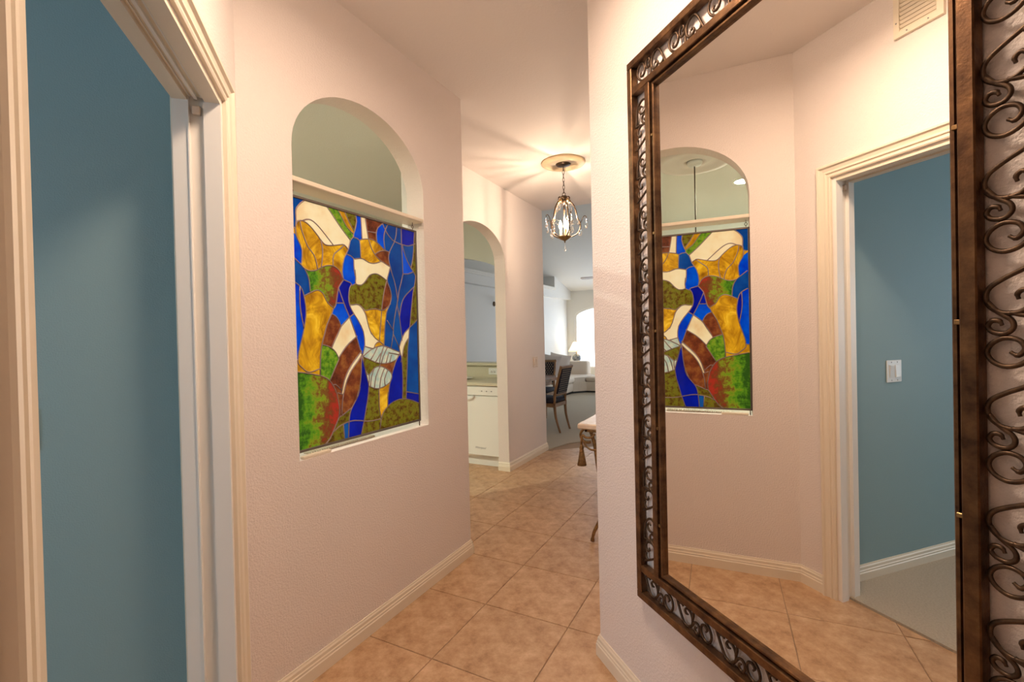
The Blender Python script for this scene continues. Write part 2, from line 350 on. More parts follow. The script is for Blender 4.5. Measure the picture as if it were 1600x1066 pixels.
# ---- skirting
def skirt(name, label, loc, rz, x0, x1, ext0=0, ext1=0):
    pr = [(0, 0), (.014, 0), (.014, .046), (.0115, .050), (.0115, .058), (.009, .062), (.0085, .074), (.005, .080), (.004, .086), (0, .086)]
    v = [(x0+(ext0 and -y*ext0), -y, z) for y, z in pr]+[(x1+y*ext1, -y, z) for y, z in pr]; n = len(pr)
    f = [tuple(range(n)), tuple(range(n, 2*n))[::-1]]+[(i, (i+1) % n, n+(i+1) % n, n+i) for i in range(n)]
    return struct(name, MB().add(v, f), 'trim', label, loc, rz)
skirt('baseboard_left', 'cream baseboard stub by the doorway', L3(OA), RA, d1+.068, LA, 0, -.43)
skirt('baseboard_left_near', 'cream baseboard before the doorway', L3(OA), RA, 0, d0-.068)
skirt('baseboard_center', 'cream baseboard under the stained glass opening', (0, 0, 0), RB, 0, LB, -.43, 1)
skirt('baseboard_right', 'cream baseboard under the mirror', L3(OD), RD, 0, LD, 1)
skirt('baseboard_entry', 'cream baseboard behind the console table', (ex, 3.95, 0), -pi/2, 0, 3.95-ey, 0, .4)
skirt('baseboard_return', 'cream baseboard of the return wall', (0, LB, 0), atan2(1.70-LB, CX), 0, .6, .8)
skirt('baseboard_arch', 'cream baseboard of the arch wall', (CX, ys, 0), RB, 3.005-ys, ye-ys, 1, 1)
skirt('baseboard_arch_near', 'cream baseboard before the arch', (CX, ys, 0), RB, 0, 2.075-ys, 0, 1)
skirt('baseboard_jamb', 'cream baseboard on the arch jamb', (CX-.115, 3.005, 0), 0, 0, .115, 0, 1)
skirt('baseboard_bedroom', 'pale baseboard of the blue bedroom wall', L3(hw(1.685, -.46-5.6)), atan2(N.y, N.x), 0, 5.6)

# ---- floors: tiles on grout, carpets
fl = struct('floor', MB().box(-3.7, 1.8, -4.8, 5.3, -.05, -.0035), 'grout', 'tan stone-look floor tiles laid on the diagonal of the hall')
TS = .42976; TO = (.35159, .96360); G = .0035
cl = [(-.66, 3.80), (-.585, 3.87), (-.47, 4.29), (-.23, 4.61), (.2, 4.87), (1.2, 5.0)]     # carpet edge
def clip(poly, f):
    out = []
    for i in range(len(poly)):
        a, b = poly[i-1], poly[i]; fa, fb = f(a), f(b)
        if (fa >= 0) != (fb >= 0): t = fa/(fa-fb); out.append((a[0]+(b[0]-a[0])*t, a[1]+(b[1]-a[1])*t))
        if fb >= 0: out.append(b)
    return out
def parea(q): return abs(sum(q[i-1][0]*q[i][1]-q[i][0]*q[i-1][1] for i in range(len(q))))/2 if len(q) > 2 else 0
def fn(p): return (p[0]-CAM.x)*N.x+(p[1]-CAM.y)*N.y
def fu(p): return (p[0]-CAM.x)*U.x+(p[1]-CAM.y)*U.y
def tile_obj(q):
    c = (sum(a for a, _ in q)/len(q), sum(a for _, a in q)/len(q)); n = len(q)
    q = [(x-c[0], y-c[1]) for x, y in q]
    ar = sum(q[i-1][0]*q[i][1]-q[i][0]*q[i-1][1] for i in range(n)); q = q if ar > 0 else q[::-1]
    s = 1-.0022/.2
    v = [(x*s, y*s, 0) for x, y in q]+[(x, y, -.0014) for x, y in q]+[(x, y, -.006) for x, y in q]
    f = [tuple(range(n))]+[(i+n, (i+1) % n+n, (i+1) % n, i) for i in range(n)]+[(i+2*n, (i+1) % n+2*n, (i+1) % n+n, i+n) for i in range(n)]
    return obj('tile', MB().add(v, f), 'tile', fl, (c[0], c[1], 0))
full = None
for i in range(-8, 10):
    for j in range(-14, 11):
        x0, y0 = TO[0]+i*TS, TO[1]+j*TS
        q = [(x0+G/2, y0+G/2), (x0+TS-G/2, y0+G/2), (x0+TS-G/2, y0+TS-G/2), (x0+G/2, y0+TS-G/2)]
        c = (x0+TS/2, y0+TS/2)
        for (xa, ya), (xb, yb) in zip(cl, cl[1:]):
            q = clip(q, lambda p: (yb-ya)*(p[0]-xa)-(xb-xa)*(p[1]-ya)) if c[0] > -.85 and c[1] > 3.5 else q
        if c[0] > -.9 and c[0] < -.6: q = clip(q, lambda p: 3.9-p[1])
        if not q: continue
        if c[0] > ex+.3 and fn(c) > HD+.45 or fn(c) > HD+.3 and fu(c) < UD-.25: continue
        if c[0] < CX-.35 and c[1] > 3.75 or c[0] < -3.75 or fu(c) < -2.4: continue
        pieces = [clip(q, lambda p: fn(p)+HA+.062)]
        if fu(c) > 1.5: pieces.append(clip(clip(q, lambda p: -(fn(p)+HA+.062)), lambda p: fu(p)-1.745))
        for pc in pieces:
            if parea(pc) < .002: continue
            if len(pc) == 4 and parea(pc) > (TS-G)**2*.9999:
                if full is None: full = tile_obj(pc)
                else:
                    o = full.copy(); COL.objects.link(o); o.location = (c[0], c[1], 0)
            else: tile_obj(pc)
bp = [hw(1.69, -HA-.060), hw(-2.5, -HA-.060), hw(-2.5, -4.0), hw(1.69, -4.0)]
struct('floor_bedroom', MB().prism([hw(1.60, -HA-.066), hw(.62, -HA-.066), hw(.62, -HA-.12), hw(-2.5, -HA-.12), hw(-2.5, -4.0), hw(1.69, -4.0), hw(1.69, -HA-.12), hw(1.60, -HA-.12)], -.0033, .009), 'carpet', 'beige carpet of the blue bedroom')
lp = [(-3.0, 3.74), (-.70, 3.74), (-.70, 3.93), (-.585, 3.93)]+[(x-.006, y+.006) for x, y in cl[2:]]+[(3.5, 5.0), (3.5, 11.1), (-3.0, 11.1)]
struct('floor_living', MB().prism(lp, -.0033, .008), 'carpet', 'beige living room carpet')
struct('floor_slab', MB().box(-6, 4.5, -7, 12, -.12, -.052), 'grout', 'concrete slab under the floors')
# ---- stained glass: lead lines and colour seeds in panel metres
GL=[[(0.0793,0.9972),(0.0542,0.9723),(0.0356,0.9493),(0.0306,0.9296),(0.0317,0.898),(0.0274,0.8707)],
[(0.0126,0.8664),(0.0279,0.8708)],
[(0.0274,0.8707),(0.0294,0.8419),(0.0406,0.82),(0.0546,0.7876),(0.0517,0.7389),(0.047,0.7331)],
[(0.0267,0.8692),(0.0339,0.8932),(0.046,0.901),(0.0612,0.9042),(0.0825,0.8978),(0.107,0.8808),(0.132,0.8579),(0.1478,0.8413),(0.1673,0.8278),(0.1945,0.8281),(0.2226,0.8341),(0.2515,0.8417),(0.2698,0.8433),(0.2915,0.8277)],
[(0.0597,0.9033),(0.0798,0.9135),(0.1017,0.9153),(0.1269,0.904),(0.1557,0.8818),(0.1818,0.8585),(0.212,0.8309)],
[(0.0491,0.903),(0.0541,0.8706),(0.0653,0.8404),(0.0827,0.8056),(0.1102,0.7772),(0.122,0.7458),(0.1261,0.7204)],
[(0.1462,0.8438),(0.1534,0.8088),(0.1524,0.7779),(0.1482,0.7494),(0.1443,0.7297)],
[(0.2716,0.8436),(0.2361,0.8132),(0.2143,0.7956),(0.2067,0.7744),(0.2061,0.7572),(0.2063,0.7419)],
[(0.1777,0.9958),(0.2159,0.9532),(0.2538,0.9147),(0.3061,0.8684)],
[(0.2367,0.9965),(0.2625,0.9571),(0.2872,0.924),(0.3262,0.8987)],
[(0.2764,0.9893),(0.2993,0.95),(0.3287,0.9141)],
[(0.3383,0.9937),(0.3438,0.9589),(0.3327,0.9178),(0.3243,0.8984),(0.3219,0.886),(0.3041,0.8666),(0.2935,0.8309),(0.2796,0.8053),(0.2679,0.786),(0.2617,0.7647),(0.2598,0.7618),(0.2549,0.7234),(0.2604,0.6905)],
[(0.3219,0.886),(0.3511,0.8836),(0.3411,0.8843),(0.3602,0.8777)],
[(0.3602,0.8777),(0.3802,0.8871),(0.4162,0.8939),(0.4438,0.8952),(0.4717,0.8861),(0.5095,0.8645),(0.5241,0.858),(0.5566,0.8533)],
[(0.3699,0.9984),(0.3732,0.9395),(0.3744,0.8841)],
[(0.3972,0.9975),(0.4044,0.9454),(0.4148,0.893)],
[(0.4092,0.9279),(0.4662,0.9314)],
[(0.5189,0.9896),(0.479,0.9595),(0.466,0.9263),(0.4694,0.8875)],
[(0.5462,0.9879),(0.5249,0.9506),(0.5161,0.9108),(0.5226,0.8578)],
[(0.5099,0.9844),(0.5372,0.9458),(0.5768,0.9174),(0.6184,0.9081),(0.6617,0.9058),(0.7009,0.9082),(0.7655,0.9287)],
[(0.6087,0.9908),(0.6039,0.9469),(0.5867,0.9048),(0.5542,0.8572),(0.5453,0.8207),(0.5564,0.7799),(0.5705,0.7426),(0.5801,0.7224),(0.5941,0.6774),(0.6037,0.6243)],
[(0.6429,0.99),(0.6426,0.9065),(0.6457,0.8452),(0.6477,0.7509),(0.6479,0.7584),(0.6327,0.7133),(0.6149,0.6683),(0.6053,0.6244),(0.5963,0.5952),(0.5785,0.5371),(0.5661,0.4798),(0.5652,0.4555),(0.5473,0.3853)],
[(0.6464,0.9071),(0.6706,0.8486),(0.7026,0.8049),(0.7303,0.7785),(0.7426,0.7632),(0.7468,0.7505),(0.7343,0.7006),(0.7233,0.6698),(0.7125,0.6132),(0.7018,0.5569),(0.6906,0.4881),(0.6876,0.4831),(0.68,0.4313),(0.6696,0.3762),(0.664,0.3028),(0.6551,0.2116),(0.6493,0.133),(0.6474,0.1227)],
[(0.7454,0.99),(0.7386,0.9178),(0.7304,0.8568),(0.7171,0.8104),(0.709,0.7927)],
[(0.6452,0.7581),(0.6897,0.763),(0.7274,0.7776)],
[(0.7368,0.7027),(0.6919,0.671),(0.6517,0.6386),(0.6314,0.6045),(0.619,0.5604),(0.6127,0.5349)],
[(0.6039,0.6279),(0.5995,0.5953),(0.6107,0.5528),(0.6174,0.517),(0.626,0.4594),(0.6283,0.4491),(0.6294,0.4201)],
[(0.7651,0.5326),(0.7259,0.5095),(0.6906,0.4881),(0.6505,0.4597),(0.6275,0.4274),(0.6102,0.3949),(0.6071,0.3841),(0.6142,0.3587),(0.6238,0.326),(0.627,0.2678),(0.627,0.1952),(0.6221,0.1354),(0.6225,0.1273)],
[(0.6807,0.4332),(0.6541,0.4092),(0.6365,0.3765),(0.63,0.3476),(0.6158,0.3135)],
[(0.6504,0.1614),(0.7528,0.1382)],
[(0.2796,0.8047),(0.3057,0.8003),(0.3226,0.7893),(0.323,0.7885),(0.3596,0.7969),(0.3815,0.7966),(0.4125,0.7857),(0.4446,0.7849),(0.478,0.7944),(0.4966,0.802),(0.5267,0.792),(0.559,0.7809)],
[(0.3603,0.8794),(0.3632,0.8386),(0.3639,0.7958)],
[(0.3226,0.7908),(0.322,0.7575),(0.3269,0.7157),(0.3278,0.7421),(0.3308,0.7032),(0.33,0.6803),(0.3643,0.6771),(0.3916,0.6997),(0.415,0.7257),(0.4477,0.7378),(0.476,0.7359),(0.5046,0.7251),(0.5313,0.7122)],
[(0.4149,0.8953),(0.4331,0.8528),(0.46,0.8228),(0.4975,0.8004)],
[(0.4565,0.8291),(0.4846,0.8469),(0.5141,0.8548),(0.5315,0.8567)],
[(0.5565,0.7819),(0.5426,0.7468),(0.5313,0.7122),(0.5478,0.6804),(0.5591,0.6425),(0.5502,0.6065),(0.5235,0.5628),(0.5176,0.5381),(0.5087,0.4959),(0.5048,0.4554),(0.5009,0.4128),(0.498,0.4007)],
[(0.5299,0.7138),(0.5125,0.6703),(0.4983,0.617),(0.4893,0.568),(0.4825,0.5124),(0.4733,0.457),(0.4696,0.4197)],
[(0.2865,0.6182),(0.2929,0.5847),(0.3312,0.5889),(0.3525,0.5837),(0.3695,0.5715),(0.3869,0.5625),(0.4141,0.569),(0.4513,0.5728),(0.4893,0.568),(0.519,0.5766),(0.5526,0.6031)],
[(0.3525,0.5837),(0.3694,0.5682),(0.3862,0.5425),(0.4023,0.4895),(0.4193,0.4542),(0.4151,0.4634),(0.4419,0.4367),(0.4697,0.4214),(0.5004,0.4007)],
[(0.2604,0.6905),(0.2385,0.6636),(0.2308,0.6484),(0.2226,0.6132),(0.2144,0.5781),(0.1998,0.5601),(0.1942,0.5455),(0.167,0.4962),(0.1522,0.454),(0.1377,0.412),(0.1296,0.3647),(0.1256,0.2885)],
[(0.2327,0.6515),(0.2477,0.6151),(0.2682,0.5699),(0.2892,0.5298),(0.3104,0.4814),(0.3212,0.4568),(0.3426,0.3969),(0.3573,0.3604),(0.3612,0.3519)],
[(0.2593,0.6913),(0.2831,0.6856),(0.3055,0.6775),(0.2934,0.6571),(0.2865,0.6182),(0.291,0.5831),(0.3126,0.5487),(0.3388,0.517),(0.3689,0.4667),(0.3749,0.4059),(0.3614,0.3634),(0.3603,0.3512)],
[(0.3322,0.6822),(0.3086,0.6701),(0.3035,0.6758)],
[(0.2175,0.5884),(0.2596,0.5898)],
[(0.2873,0.5283),(0.3164,0.5465)],
[(0.1906,0.5411),(0.2129,0.5322),(0.23,0.5128),(0.2418,0.4886)],
[(0.2912,0.532),(0.2625,0.5082),(0.2399,0.4871),(0.2248,0.461),(0.2025,0.4263),(0.186,0.3963)],
[(0.0542,0.7234),(0.0798,0.7105),(0.1114,0.7131),(0.1376,0.726),(0.1611,0.7374),(0.1884,0.7438),(0.2126,0.7427),(0.2335,0.7324),(0.2474,0.7167),(0.2618,0.6892)],
[(0.0567,0.606),(0.0865,0.6215),(0.1089,0.6317),(0.1283,0.6349),(0.1477,0.6269),(0.1604,0.6083),(0.1732,0.5867),(0.2052,0.5661)],
[(0.0095,0.7596),(0.0381,0.7373),(0.0587,0.7213),(0.0734,0.7016),(0.0848,0.6703),(0.088,0.6203)],
[(0.0095,0.6622),(0.021,0.6568),(0.0413,0.6443),(0.0514,0.6292),(0.0583,0.607),(0.0647,0.5684),(0.0651,0.5306),(0.0544,0.4776),(0.0459,0.4468),(0.0277,0.388),(0.0238,0.3588),(0.0248,0.3428),(0.0407,0.3263),(0.0615,0.3093),(0.083,0.3057),(0.1086,0.3114),(0.1281,0.3162)],
[(0.0407,0.6456),(0.0384,0.5986),(0.0413,0.5454),(0.0549,0.4768)],
[(0.0107,0.3128),(0.0238,0.3096),(0.0674,0.3009),(0.108,0.2922),(0.137,0.2838),(0.1665,0.2681),(0.1897,0.2412),(0.2094,0.2025),(0.2098,0.1973),(0.2165,0.1653),(0.2213,0.1333),(0.2164,0.1024)],
[(0.1361,0.4142),(0.1642,0.4077),(0.1877,0.3977),(0.208,0.3804),(0.2231,0.3543),(0.221,0.3428),(0.1987,0.3063),(0.1731,0.2607)],
[(0.2212,0.3515),(0.2474,0.3829),(0.2817,0.4149),(0.3305,0.4465)],
[(0.3559,0.3802),(0.3095,0.3375),(0.2741,0.2973),(0.2505,0.2546),(0.2344,0.2034),(0.2332,0.2)],
[(0.3565,0.362),(0.3286,0.331),(0.2928,0.2965),(0.2652,0.2537),(0.2451,0.1996),(0.245,0.1959)],
[(0.1868,0.2399),(0.2036,0.2431),(0.2347,0.2149)],
[(0.3535,0.3567),(0.3487,0.2809),(0.3354,0.206),(0.3127,0.1634),(0.3409,0.2193),(0.3268,0.181),(0.2916,0.1355),(0.2785,0.1111),(0.2712,0.0766),(0.2655,-0.0093)],
[(0.2145,0.102),(0.2382,0.1093),(0.2916,0.1338)],
[(0.2176,0.1038),(0.1941,0.0646),(0.1665,0.0221),(0.1362,-0.0083)],
[(0.1878,0.0467),(0.2132,0.062),(0.2449,0.0704),(0.2732,0.0747),(0.3063,0.0738),(0.3644,0.0615),(0.3628,0.061),(0.4078,0.0543),(0.4689,0.0545)],
[(0.2389,0.0696),(0.2441,-0.0122)],
[(0.214,0.207),(0.2457,0.1952)],
[(0.2442,0.1976),(0.2358,0.1571),(0.2322,0.1062)],
[(0.3578,0.3549),(0.3734,0.2964),(0.3872,0.2456),(0.3939,0.2167),(0.3842,0.1568),(0.3751,0.1242),(0.3588,0.0621),(0.3383,-0.0139)],
[(0.3599,0.3526),(0.417,0.3858),(0.4688,0.3974),(0.493,0.399),(0.5373,0.3882),(0.5778,0.3736),(0.6132,0.3606),(0.5976,0.3411),(0.576,0.3255),(0.5246,0.3147),(0.4708,0.3164),(0.4288,0.328),(0.3928,0.3425),(0.3599,0.3539)],
[(0.4569,0.3957),(0.4347,0.3652),(0.4084,0.3353)],
[(0.4773,0.3645),(0.4403,0.3243)],
[(0.4988,0.3972),(0.4769,0.3542),(0.4659,0.3149)],
[(0.5234,0.3918),(0.4912,0.347),(0.4794,0.3162)],
[(0.5315,0.3672),(0.5096,0.3134)],
[(0.5487,0.3528),(0.5336,0.3144)],
[(0.5288,0.3637),(0.5617,0.3596),(0.6059,0.3517)],
[(0.376,0.4002),(0.4285,0.3864)],
[(0.4332,0.3884),(0.4408,0.406),(0.46,0.418),(0.4791,0.4163)],
[(0.5245,0.5214),(0.5683,0.4698)],
[(0.5677,0.452),(0.6087,0.3823)],
[(0.3636,0.3332),(0.3774,0.2862),(0.397,0.2685),(0.4324,0.2973),(0.4655,0.3029),(0.4991,0.2947),(0.5332,0.2757),(0.5478,0.2574),(0.5471,0.2397),(0.5312,0.2195),(0.5009,0.2075),(0.4667,0.1996),(0.4337,0.202),(0.3921,0.2185)],
[(0.3971,0.2702),(0.3984,0.2449),(0.393,0.2167)],
[(0.4333,0.299),(0.4125,0.2576),(0.4041,0.2109)],
[(0.4713,0.3033),(0.4403,0.2561),(0.429,0.2007)],
[(0.5016,0.2946),(0.4732,0.2474),(0.4633,0.1981)],
[(0.5209,0.2815),(0.4971,0.2391),(0.5018,0.2057)],
[(0.4718,0.3181),(0.4655,0.3011)],
[(0.6111,0.3624),(0.5756,0.313),(0.5477,0.2556)],
[(0.5483,0.2432),(0.5308,0.209),(0.5218,0.1675),(0.516,0.1449),(0.5193,0.1737),(0.5145,0.1035)],
[(0.46,0.2005),(0.457,0.1158),(0.4687,0.0514)],
[(0.4679,0.0515),(0.4822,0.0815),(0.5147,0.1067),(0.5523,0.1223),(0.6004,0.1293),(0.65,0.1248),(0.7011,0.1099),(0.7594,0.0881)],
[(0.468,0.0546),(0.4576,0.0087)],
[(-0.0025,0.3555),(0.0244,0.3588)],
]
GS=[('navy',0.0305,0.9746),('blue',0.0282,0.8019),('cream',0.0875,0.9612),('cream',0.1011,0.8961),('amber',0.0421,0.8682),('amber',0.0931,0.84),('amber',0.187,0.8056),('amber',0.2424,0.7853),('amber',0.1307,0.7636),('green',0.2198,0.9654),('amber',0.2806,0.9492),('moss',0.3186,0.9598),('blue',0.3557,0.9362),('cream',0.3909,0.9429),('rust',0.4413,0.9558),('rust',0.4443,0.9088),('blue',0.4923,0.9275),('navy',0.5626,0.9504),('navy',0.5507,0.9025),('blue',0.5255,0.9682),('navy',0.6226,0.9502),('ink',0.691,0.9472),('navy',0.5941,0.8202),('navy',0.6881,0.8695),('blue',0.6636,0.8111),('moss',0.7505,0.8483),('navy',0.3394,0.835),('amber',0.3962,0.8371),('amber',0.4617,0.8708),('rust',0.5082,0.8261),('cream',0.4439,0.7627),('blue',0.2848,0.7358),('navy',0.0428,0.6925),('blue',0.031,0.5981),('ink',0.0497,0.5727),('autumn',0.1821,0.6525),('amber',0.1228,0.5639),('ink',0.267,0.6459),('ink',0.2349,0.6084),('blue',0.2386,0.5565),('rust',0.2016,0.5059),('moss',0.4404,0.664),('rust',0.5261,0.6365),('navy',0.5661,0.6217),('blue',0.5593,0.7168),('navy',0.6126,0.7509),('navy',0.6769,0.7212),('ink',0.6714,0.5739),('rust',0.7343,0.5771),('navy',0.5987,0.5164),('navy',0.5597,0.5151),('blue',0.5255,0.4789),('amber',0.4445,0.5111),('amber',0.494,0.4955),('cream',0.3472,0.5571),('blue',0.3444,0.4512),('cream',0.2564,0.4353),('cream',0.2813,0.2881),('rust',0.2609,0.3476),('green',0.1789,0.3355),('amber',0.0751,0.3522),('amber',0.0374,0.3157),('amber',0.1115,0.3016),('moss',0.2184,0.2623),('rust',0.3073,0.272),('mound',0.1055,0.1459),('ink',0.3248,0.1222),('ink',0.3049,0.0333),('navy',0.2517,0.0344),('moss',0.2082,0.0281),('rust',0.2257,0.1486),('moss',0.2537,0.0979),('rust',0.2806,0.1753),('moss',0.1803,-0.0111),('cream',0.4185,0.4297),('amber',0.4644,0.406),('rust',0.5736,0.4022),('blue',0.5338,0.4304),('navy',0.6015,0.4488),('cream',0.6256,0.3767),('moss',0.6502,0.3033),('navy',0.7121,0.3012),('ink',0.5825,0.2162),('ink',0.3634,0.2636),('moss',0.3915,0.3057),('rust',0.5241,0.3007),('ice',0.3852,0.3828),('ice',0.3854,0.2591),('ice',0.398,0.3625),('ice',0.4339,0.3415),('ice',0.4486,0.3616),('ice',0.473,0.3784),('ice',0.4668,0.3406),('ice',0.4918,0.3643),('ice',0.5113,0.3605),('ice',0.5303,0.3356),('ice',0.566,0.3347),('ice',0.5002,0.3259),('ice',0.4758,0.3232),('ice',0.403,0.2447),('ice',0.4212,0.2436),('ice',0.4494,0.2488),('ice',0.4825,0.24),('ice',0.5222,0.2482),('rust',0.5774,0.3629),('rust',0.5717,0.3488),('moss',0.4143,0.1202),('amber',0.4833,0.1131),('moss',0.4069,0.0281),('moss',0.5982,0.0684),('ink',0.6963,0.1223)]
def glass_regions(GL,GS,W,Hh):
    vs=[];es=[]
    def add(pl):
        b=len(vs); vs.extend(Vector(q) for q in pl); es.extend((b+i,b+i+1) for i in range(len(pl)-1))
    add([(0,0),(W,0),(W,Hh),(0,Hh),(0,0)])
    for pl in GL:
        pl=[Vector(q) for q in pl]
        d0=(pl[0]-pl[1]).normalized()*.004; d1=(pl[-1]-pl[-2]).normalized()*.004
        # lines that reach the hidden strip or the rim run out to the rim
        if pl[0].x<.05 and d0.x<0: d0=Vector((-.06,d0.y*5))
        pl=[pl[0]+d0]+pl[1:-1]+[pl[-1]+d1] if len(pl)>2 else [pl[0]+d0,pl[1]+d1]
        add(pl)
    r=delaunay_2d_cdt(vs,es,[],0,1e-5)
    V2,E2,F2=r[0],r[1],r[2]; oe=r[4]
    con={tuple(sorted(e)) for e,o in zip(E2,oe) if len(o)}
    em={}
    for fi,f in enumerate(F2):
        for a,b in zip(f,list(f[1:])+[f[0]]): em.setdefault(tuple(sorted((a,b))),[]).append(fi)
    nb={}
    for e,fl in em.items():
        if e not in con and len(fl)==2: nb.setdefault(fl[0],[]).append(fl[1]); nb.setdefault(fl[1],[]).append(fl[0])
    seen=set();regs=[]
    def inside(f):
        c=sum((V2[i] for i in f),Vector((0,0)))/len(f); return 0<c.x<W and 0<c.y<Hh
    def area(f):
        a,b,c=[V2[i] for i in f]; return abs((b-a).cross(c-a))/2
    for fi,f in enumerate(F2):
        if fi in seen or not inside(f): continue
        st=[fi];seen.add(fi);g=[]
        while st:
            k=st.pop();g.append(k)
            for m in nb.get(k,[]):
                if m not in seen and inside(F2[m]): seen.add(m);st.append(m)
        A=sum(area(F2[k]) for k in g)
        big=max(g,key=lambda k:area(F2[k])); cen=sum((V2[i] for i in F2[big]),Vector((0,0)))/3
        col=None
        for c,x,y in GS:
            p=Vector((x,y))
            for k in g:
                a,b,d=[V2[i] for i in F2[k]]
                s1=(b-a).cross(p-a);s2=(d-b).cross(p-b);s3=(a-d).cross(p-d)
                if (s1>=0 and s2>=0 and s3>=0) or (s1<=0 and s2<=0 and s3<=0): col=c;break
            if col: break
        regs.append((col,A,cen,[[tuple(V2[i]) for i in F2[k]] for k in g]))
    return regs

# ================================================================ the mirror
GL_, GR, GB, GT = 1.235, .4765, .5425, 2.090          # glass edges (u, u, z, z)
FW = .130                                            # frame band
m0 = thing('wall_mirror', 'large rectangular mirror in a bronze frame of wrought scrollwork on the right wall', 'mirror', L3(hw(GL_, HD), GB-FW), RD)
gw, gh = GL_-GR, GT-GB
# local: x right, y into the wall (0 = wall face), z up; glass spans x 0..gw, z FW..FW+gh
Z0, Z1 = FW, FW+gh
obj('mirror_glass', MB().box(-.006, gw+.006, -.0093, -.004, Z0-.006, Z1+.006), 'mirror', m0, label='silvered glass')
obj('backing', MB().box(-.03, gw+.03, -.004, -.0005, Z0-.03, Z1+.03), 'dark', m0)
YF, YB = -.030, -.004
OR, IR = .024, .036                                  # outer rail and inner rail widths
X0, X1 = -FW, gw+FW; B0, B1 = 0, gh+2*FW
for nm, a in (('outer_rail', (X0, X1, B0, B0+OR)), ('outer_rail', (X0, X1, B1-OR, B1)), ('outer_rail', (X0, X0+OR, B0+OR, B1-OR)), ('outer_rail', (X1-OR, X1, B0+OR, B1-OR))):
    obj(nm, MB().box(a[0], a[1], YF, YB, a[2], a[3], .002), 'bronze', m0)
for z0, z1 in ((Z0-IR, Z0), (Z1, Z1+IR)):
    obj('inner_rail', MB().box(X0+OR, X1-OR, YF+.001, YB, z0 if z0 < Z0 else z0+.013, z1 if z0 > Z0 else z1-.013, .002), 'bronze', m0)
for x0, x1 in ((-IR, 0), (gw, gw+IR)):
    obj('inner_rail', MB().box(x0 if x0 < 0 else x0+.013, x1-.013 if x0 < 0 else x1, YF+.001, YB, Z0-.013, Z1+.013, .002), 'bronze', m0)
obj('inner_lip', MB().sweep([(0, Z0), (0, Z1), (gw, Z1), (gw, Z0)], [(0, .0095), (0, .020), (.002, .022), (.007, .022), (.007, .0095)], True), 'bronze', m0)
obj('lip_groove', MB().sweep([(0, Z0), (0, Z1), (gw, Z1), (gw, Z0)], [(.007, .0095), (.007, .011), (.013, .011), (.013, .0095)], True), 'bronze', m0)
for k in range(5):
    zz = Z0+gh*(k+.5)/5
    for xx in (-.010, gw+.010): obj('clip', MB().box(xx-.006, xx+.006, -.0245, -.014, zz-.004, zz+.004, .001), 'rust_gold', m0)
bandw = FW-OR-IR
A_ = [(0, 1), (.06, .72), (.13, .35), (.20, .08), (.28, 0), (.37, .07), (.43, .30), (.43, .60), (.37, .82), (.29, .84), (.24, .70), (.27, .58), (.32, .60)]
B_ = [(.33, .03), (.42, .22), (.49, .46), (.56, .50), (.61, .36), (.60, .14), (.55, .03), (.50, .10), (.50, .24), (.54, .30)]
C_ = [(.46, 1), (.60, .97), (.75, .90), (.86, .68), (.90, .38), (.86, .12), (.78, .01), (.70, .10), (.65, .34), (.67, .60), (.74, .70), (.80, .58), (.77, .44)]
D_ = [(.43, .45), (.46, .72), (.46, 1)]
E_ = [(.06, .72), (.10, .86), (.17, .88), (.19, .80)]
def scroll(n, length, M, r=.0038):
    b = MB(); P = length/n
    for k in range(n):
        for st in (A_, B_, C_, D_, E_):
            if k == 0 and st is A_: pass
            pts = curve([((k+s)*P, 0, r+t*(bandw-2*r)) for s, t in st], 4)
            b.tube(pts, [r*(.72 if i > len(pts)-4 and st is not D_ else 1) for i in range(len(pts))], 6)
    return b.xf(M)
T = Matrix.Translation
yc = -.014
obj('scrollwork', scroll(6, X1-X0-2*OR, T((X0+OR, yc, B0+OR))), 'scroll_iron', m0, label='dark wrought scrollwork')
obj('scrollwork', scroll(6, X1-X0-2*OR, T((X1-OR, yc, B1-OR)) @ Matrix.Rotation(pi, 4, 'Y')), 'scroll_iron', m0, label='dark wrought scrollwork')
# sides: s runs down, t from the inner rail outwards
obj('scrollwork', scroll(9, gh, T((gw+IR, yc, Z1)) @ Matrix.Rotation(pi/2, 4, 'Y')), 'scroll_iron', m0, label='dark wrought scrollwork')
obj('scrollwork', scroll(9, gh, T((-IR, yc, Z0)) @ Matrix.Rotation(-pi/2, 4, 'Y')), 'scroll_iron', m0, label='dark wrought scrollwork')

# ================================================================ stained glass in the arched opening
sh = thing('opening_shelf', 'narrow cream shelf board across the arched opening over the stained glass', 'shelf', (0, so0, 1.921), RB)
obj('board', MB().box(.001, so1-so0-.001, .002, .112, 0, .020, .003), 'trim', sh)
PW, PH = .755, .992
sg = thing('stained_glass_panel', 'leaded stained glass panel of blue, amber and green swirls with striped fish', 'stained glass', (-.030, .215, .880), RB)
regs = glass_regions(GL, GS, PW, PH)
for col, A, cen, tris in regs:
    if A < 8e-5: continue
    if col is None: col = 'navy' if cen.x < .1 else 'moss'
    b = MB(); idx = {}; v = []; f = []
    for t in tris:
        ids = []
        for q in t:
            k = (round(q[0], 5), round(q[1], 5))
            if k not in idx: idx[k] = len(v); v.append(q)
            ids.append(idx[k])
        a, bb, c = [v[i] for i in ids]
        if (bb[0]-a[0])*(c[1]-a[1])-(bb[1]-a[1])*(c[0]-a[0]) < 0: ids = ids[::-1]
        f.append(ids)
    b.add([(x, 0, z) for x, z in v], f)
    obj('glass_piece', b, 'glass_'+col, sg)
ld = MB()
for pl in GL:
    q = [(min(max(x, 0), PW), 0, min(max(z, 0), PH)) for x, z in pl]
    q = [a for i, a in enumerate(q) if i == 0 or a != q[i-1]]
    if len(q) > 1: ld.tube(curve(q, 2), .0029, 5)
o = obj('lead_lines', ld, 'lead', sg); o['kind'] = 'stuff'
